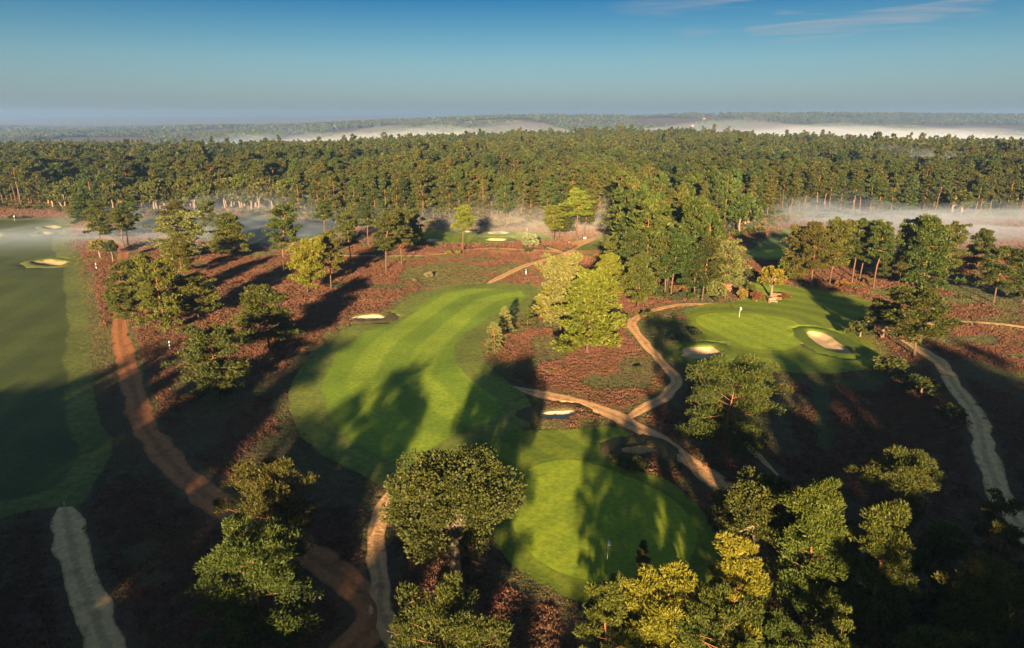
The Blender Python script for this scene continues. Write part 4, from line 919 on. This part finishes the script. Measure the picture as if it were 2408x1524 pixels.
for P in BP: lipd = np.minimum(lipd, near_dist(P[::2], HX, HY, 3.2, True))
HZ = np.where(lipd < 2.9, height(HX, HY) + .15 * (1 - lipd / 2.9), HZ)
o = scatter('heather', np.column_stack([HX[hi_], HY[hi_], HZ[hi_]]), rng.integers(0, 5, n), np.column_stack([tl, rng.uniform(0, 6.28, n)]), np.column_stack([s_, s_, s_ * rng.uniform(.75, 1.25, n)]),
            [bpy.data.objects.new('heather_clump', clump(600 + i, 60, .62, .36, .22, .40, 'heather')) for i in range(5)])
tag(o, 'purple and brown heather covering the heath', 'heather', kind='stuff')
gi_ = np.where(grassy)[0]; GP = [np.column_stack([HX[gi_], HY[gi_], HZ[gi_]])]; GS = [rng.uniform(.6, 1.15, len(gi_)) * bigm[gi_]]
for kx in ('fairway', 'near_surround', 'right_surround', 'left_fairway', 'far_green_surround'):              # ragged fringe along the mown edges
    P = np.repeat(AREAS[kx], 7 if kx != 'left_fairway' else 10, 0); P = P[(P[:, 1] < 260) & (np.abs(P[:, 0]) < P[:, 1] * .8 + 14)]
    P = P + rng.normal(0, .75, P.shape); ok = np.ones(len(P), bool)
    for k2, Q in AREAS.items():
        if k2 != kx and k2 != 'right_rough': ok &= ~inside(Q, P[:, 0], P[:, 1])
    for (pts, wd, mk, lift), Q in zip(PATHS, PL): ok &= near_dist(Q[::2], P[:, 0], P[:, 1], 3, False) > wd * .5
    for Q in BP: ok &= (near_dist(Q[::2], P[:, 0], P[:, 1], 3, True) > .3) & ~inside(Q, P[:, 0], P[:, 1])
    P = P[ok]; GP.append(np.column_stack([P, base_z(P[:, 0], P[:, 1])])); GS.append(rng.uniform(.3, .75, len(P)) * (1 + .004 * np.maximum(0, P[:, 1] - 100)))
GP = np.concatenate(GP); s_ = np.concatenate(GS); n = len(GP)
o = scatter('rough_grass', GP, rng.integers(0, 3, n), rz(n), np.column_stack([s_, s_, s_ * .9]),
            [bpy.data.objects.new('grass_tuft', clump(620 + i, 36, .6, .14, .30, .16, 'tuft', 1.4)) for i in range(3)])
tag(o, 'rough grass tufts along paths and mown edges', 'grass', kind='stuff')
print('counts', len(hi_), len(gi_), nr, len(FX), len(pick), len(bpick))

# ================================================================== small things
def thing(name, x, y, label, cat_, group=None, rzv=0.0):
    e = bpy.data.objects.new(name, None); COL.objects.link(e); e.location = (x, y, float(height(x, y)) + .05); e.rotation_euler = (0, 0, rzv)
    return tag(e, label, cat_, group)
def flag(u, v, label, hh=2.3, lean=0.0, cloth='white'):
    x, y = spot(u, v); e = thing('golf_flag', x, y, label, 'flag', 'golf flags on the greens')
    b_ = MB(); b_.tube([(0, 0, 0), (lean * .5, 0, hh * .5), (lean, 0, hh)], [.022, .020, .016], 8); b_.build('pole', M['white'], e)
    c_ = MB(); V = []; F = []
    for i in range(6):
        f = i / 5; dx = .02 + .30 * f * (1 - .2 * f); dy = .05 * math.sin(f * 5)
        for zz in (hh - .02 - .20 * f, hh - .62 + .02 * f):
            V += [(lean + dx, dy - .006, zz), (lean + dx, dy + .006, zz)]
    for i in range(5):
        p = i * 4; q = p + 4
        F += [(p, q, q + 2, p + 2), (p + 1, p + 3, q + 3, q + 1), (p, p + 1, q + 1, q), (p + 2, q + 2, q + 3, p + 3)]
    F += [(0, 2, 3, 1), (20, 21, 23, 22)]
    c_.add(V, F); c_.build('flag_cloth', M[cloth], e)
    h_ = MB(); h_.tube([(0, 0, -.02), (0, 0, .045)], [.055, .055], 10); h_.build('cup', M['black'], e)
flag(1428, 1318, 'white golf flag on the near green', 2.2)
flag(1738, 747, 'white golf flag at the back of the right-hand green', 2.2, .08)
flag(1239, 553, 'small dark-blue golf flag on the far green', 2.4, 0, 'blue')
flag(35, 521, 'tiny golf flag at the top of the left fairway', 2.4)
def post(u, v, hh, label, bands):
    x, y = spot(u, v); e = thing('marker_post', x, y, label, 'post', 'distance posts in the heather')
    z = 0
    for i, mk in enumerate(bands):
        b_ = MB(); b_.box((0, 0, z + hh / len(bands) / 2), (.13 + .004 * (i % 2), .13 + .004 * (i % 2), hh / len(bands))); b_.build('painted_band', M[mk], e); z += hh / len(bands)
    b_ = MB(); b_.tube([(0, 0, hh), (0, 0, hh + .07)], [.08, .03], 6); b_.build('cap', M['white'], e)
post(400, 822, 1.5, 'black and white banded post in the heather right of the red track', ('white', 'black', 'white', 'black', 'white'))
post(227, 632, 1.5, 'white banded post between the left fairway and the misty trees', ('white', 'black', 'white'))
post(1237, 648, 1.6, 'blue and white post in heather right of the straight far path', ('blue', 'white', 'blue'))

x, y = spot(1817, 713); e = thing('bench', x, y, 'weathered wooden bench facing the right-hand green under the lime tree', 'bench', None, R(4))
for i in range(4):
    b_ = MB(); b_.box((0, -.10 - i * .12 + .2, .44), (1.7, .10, .03)); b_.build('seat_slat', M['bench_wood'], e)
for i in range(4):
    b_ = MB(); b_.box((0, .30 + i * .02, .56 + i * .12), (1.7, .03, .10)); b_.build('back_slat', M['bench_wood'], e)
for sx_ in (-.82, .82):
    for sy in (-.28, .30):
        b_ = MB(); b_.box((sx_, sy, .21 if sy < 0 else .48), (.08, .08, .46 if sy < 0 else 1.0)); b_.build('leg', M['bench_wood'], e)
    b_ = MB(); b_.box((sx_, 0, .66), (.07, .58, .05)); b_.build('armrest', M['bench_wood'], e)
    b_ = MB(); b_.box((sx_, -.28, .54), (.06, .06, .20)); b_.build('armrest_post', M['bench_wood'], e)
b_ = MB(); b_.box((0, -.27, .36), (1.55, .04, .09)); b_.build('rail', M['bench_wood'], e)

def steps(u, v, label, n, wid, rot, rise=.24, run=.45):
    x, y = spot(u, v); e = thing('timber_steps', x, y, label, 'steps', 'sleeper steps up the tee bank', rot)
    for i in range(n):
        yy = i * run; b_ = MB(); b_.box((random.uniform(-.05, .05), yy, .02 + i * rise), (wid, .20, .26), random.uniform(-.02, .02)); b_.build('sleeper', M['wood'], e)
        if i < n - 1:
            b_ = MB(); b_.box((0, yy + run / 2, i * rise - .01), (wid - .12, run - .22, .22)); b_.build('tread', M['path_red'], e)
steps(1733, 689, 'long timber sleeper steps climbing the bank left of the shrubs', 7, 2.8, R(24), .22, .62)
steps(1826, 704, 'short timber sleeper steps behind the bench', 4, 2.2, R(-14), .30, .40)

x, y = spot(1375, 567); e = thing('tee_sign', x, y, 'small white sign on two legs by the sandy clearing', 'sign')
b_ = MB(); b_.box((0, 0, 1.0), (.8, .05, .5)); b_.build('board', M['white'], e)
for sx_ in (-.33, .33): b_ = MB(); b_.box((sx_, .06, .55), (.08, .06, 1.1)); b_.build('leg', M['wood'], e)
x, y = spot(1338, 574); e = thing('litter_bin', x, y, 'dark slatted litter bin on the sandy clearing', 'bin')
for i in range(10):
    th = i * 2 * math.pi / 10; b_ = MB(); b_.box((.30 * math.cos(th), .30 * math.sin(th), .55), (.16, .03, .95), th + math.pi / 2); b_.build('slat', M['wood'], e)
b_ = MB(); b_.tube([(0, 0, .05), (0, 0, .95)], [.26, .26], 12); b_.build('liner', M['black'], e)
b_ = MB(); b_.tube([(0, 0, 1.03), (0, 0, 1.10), (0, 0, 1.28)], [.36, .36, .08], 12); b_.build('lid', M['black'], e)

def house(u, v, wid, label):
    x, y = far_hit(u, v, 2300, 9.0); e = thing('house', x, y, label, 'house', 'houses on the far hills', R(12))
    e.location.z = float(height(x, y)) + 4
    d, hh = wid * .6, wid * .42; b_ = MB(); b_.box((0, 0, hh / 2 - 4), (wid, d, hh + 8)); b_.build('wall', M['wall'], e)
    b_ = MB(); o_ = .5; V = [(-wid / 2 - o_, -d / 2 - o_, hh - .2), (wid / 2 + o_, -d / 2 - o_, hh - .2), (wid / 2 + o_, d / 2 + o_, hh - .2), (-wid / 2 - o_, d / 2 + o_, hh - .2), (-wid / 2 + 1, 0, hh + d * .42), (wid / 2 - 1, 0, hh + d * .42)]
    b_.add(V, [(0, 1, 5, 4), (2, 3, 4, 5), (1, 2, 5), (3, 0, 4), (0, 3, 2, 1)]); rf = b_.build('roof', M['roof'], e)
    b_ = MB(); b_.box((wid * .25, 0, hh + d * .42), (1.2, 1.2, 3.2)); b_.build('chimney', M['roof'], rf)
    for fx in (-.32, 0, .32):
        for fz in (.28, .72):
            b_ = MB(); b_.box((fx * wid, -d / 2 - .03, hh * fz), (wid * .12, .12, hh * .2)); b_.build('window', M['glass'], e)
house(1132, 289, 12, 'white house on the far hillside left of the golden tree')
house(1145, 291, 9, 'smaller white house just right of the white hillside house')
house(1655, 279, 13, 'large pale mansion near the top of the far right hill')
house(1629, 294, 11, 'white gabled house just above the fog on the right')
house(1850, 275, 13, 'pale house among trees high on the right-hand hill')

# ================================================================== mist and haze
def vol(name, dens, col, g=0.0):
    m = bpy.data.materials.new(name); m.use_nodes = True; t = m.node_tree; t.nodes.clear()
    v = N(t, 'ShaderNodeVolumePrincipled'); v.inputs['Color'].default_value = c4(col); v.inputs['Density'].default_value = dens; v.inputs['Anisotropy'].default_value = g
    o = N(t, 'ShaderNodeOutputMaterial'); L(t, v.outputs[0], o.inputs['Volume']); return m
def mist(u, v, a, b, hgt_, dens, label, rot=0.0, z=None, y=None, seed=0, col=(.66, .80, 1.0)):
    """a flat, uneven lens of mist lying on the ground, thicker towards its middle; a, b half lengths in m"""
    p = ground(u, v) if y is None else np.array([(u - CX) / FPX * (y * ct + 30 * st), y])
    zz = float(height(*p)) if z is None else z
    par = None
    for lv, sc_ in enumerate((1.4, 1.0, .6)):
        nr_, na = 9, 36; sd_ = seed + lv * .9; ox, oy = .12 * a * math.sin(sd_ * 3), .12 * b * math.cos(sd_ * 5)
        th = np.arange(na) * 2 * math.pi / na; ed = 1 + .22 * np.sin(3 * th + sd_) + .14 * np.sin(5 * th + 2 * sd_) + .07 * np.sin(9 * th + sd_)
        f = np.linspace(0, 1, nr_ + 1)[1:]
        x_ = (a * sc_ * f[:, None] * ed * np.cos(th)) + ox; y_ = (b * sc_ * f[:, None] * ed * np.sin(th)) + oy
        up = hgt_ * (.5 + .36 * sc_) * (1 - f[:, None] ** 2) ** 1.6 * (1 + .4 * np.sin(x_ / a * 6 + sd_) * np.sin(y_ / b * 5 + sd_ * 2)); lo_ = -(1.0 + .2 * lv) * (1 - f[:, None] ** 4) + 0 * x_
        V = [(ox, oy, hgt_ * (.5 + .36 * sc_))] + list(zip(x_.ravel(), y_.ravel(), up.ravel())); n1 = len(V)
        V += [(ox, oy, -1.0 - .2 * lv)] + list(zip(x_[:-1].ravel(), y_[:-1].ravel(), lo_[:-1].ravel())); F = []
        T = lambda i, j: 1 + i * na + j % na
        B_ = lambda i, j: (n1 + 1 + i * na + j % na) if i < nr_ - 1 else T(i, j)
        for j in range(na):
            F.append((0, T(0, j), T(0, j + 1))); F.append((n1, B_(0, j + 1), B_(0, j)))
            for i in range(nr_ - 1):
                F.append((T(i, j), T(i + 1, j), T(i + 1, j + 1), T(i, j + 1))); F.append((B_(i, j), B_(i, j + 1), B_(i + 1, j + 1), B_(i + 1, j)))
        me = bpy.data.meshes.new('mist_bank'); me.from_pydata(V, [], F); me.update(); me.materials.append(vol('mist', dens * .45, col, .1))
        if par is None:
            par = tag(link('mist_bank', me, None, (p[0], p[1], zz + .3)), label, 'mist', kind='stuff'); par.rotation_euler = (0, 0, rot)
        else: tag(link('mist_core', me, par), kind='stuff')
mist(2250, 525, 95, 26, 7, .014, 'mist over the heath in front of the right-hand wood', 0, seed=1)
mist(2330, 560, 70, 24, 4, .015, 'mist drifting over the heath at the right picture edge', 0, seed=2)
mist(1900, 520, 50, 16, 10, .010, 'mist at the foot of the wood right of the clump', 0, seed=3)
mist(420, 560, 60, 20, 9, .010, 'mist around the pale pine on the left', 0, seed=4)
mist(640, 508, 80, 20, 10, .006, 'mist along the wood behind the left clearing', .1, seed=5)
mist(150, 570, 60, 22, 4, .007, 'mist over the left fairway', .2, seed=6)
mist(1370, 545, 42, 18, 10, .014, 'sunlit mist over the sandy clearing', 0, seed=7, col=(1.0, .97, .92))  # sunlit glow put into the mist's own warm colour
mist(1180, 528, 60, 13, 11, .011, 'thin sunlit mist along the trunks behind the far green', 0, seed=14, col=(1.0, .97, .92))  # warm colour again carries the sunlit look
mist(880, 540, 45, 14, 8, .007, 'mist at the wood edge left of the far green', 0, seed=8)
mist(1060, 308, 470, 150, 50, .0055, 'white fog bank in the valley beyond the wood', 0, -32, 1620, 9, (.85, .92, 1.0))
mist(640, 312, 260, 110, 36, .0028, 'thin end of the valley fog beyond the left wood', 0, -32, 1700, 13)
mist(1950, 305, 820, 160, 50, .0048, 'fog bank below the far right hill', 0, -30, 2050, 10, (.85, .92, 1.0))
mist(2300, 325, 330, 80, 32, .0034, 'fog lying behind the wood at the right', 0, -26, 1450, 11)
mist(2150, 430, 90, 45, 19, .006, 'mist sunk between the right-hand trees', 0, None, 450, 12)

m = bpy.data.meshes.new('haze'); mb = MB(); mb.box((0, 3900, 15), (24000, 9400, 190)); m.from_pydata(mb.V, [], mb.F)
m.materials.append(vol('haze', 1.6e-4, (.36, .60, 1.0), .42))
tag(link('haze', m), 'thin morning haze over the whole landscape', 'haze', kind='stuff')
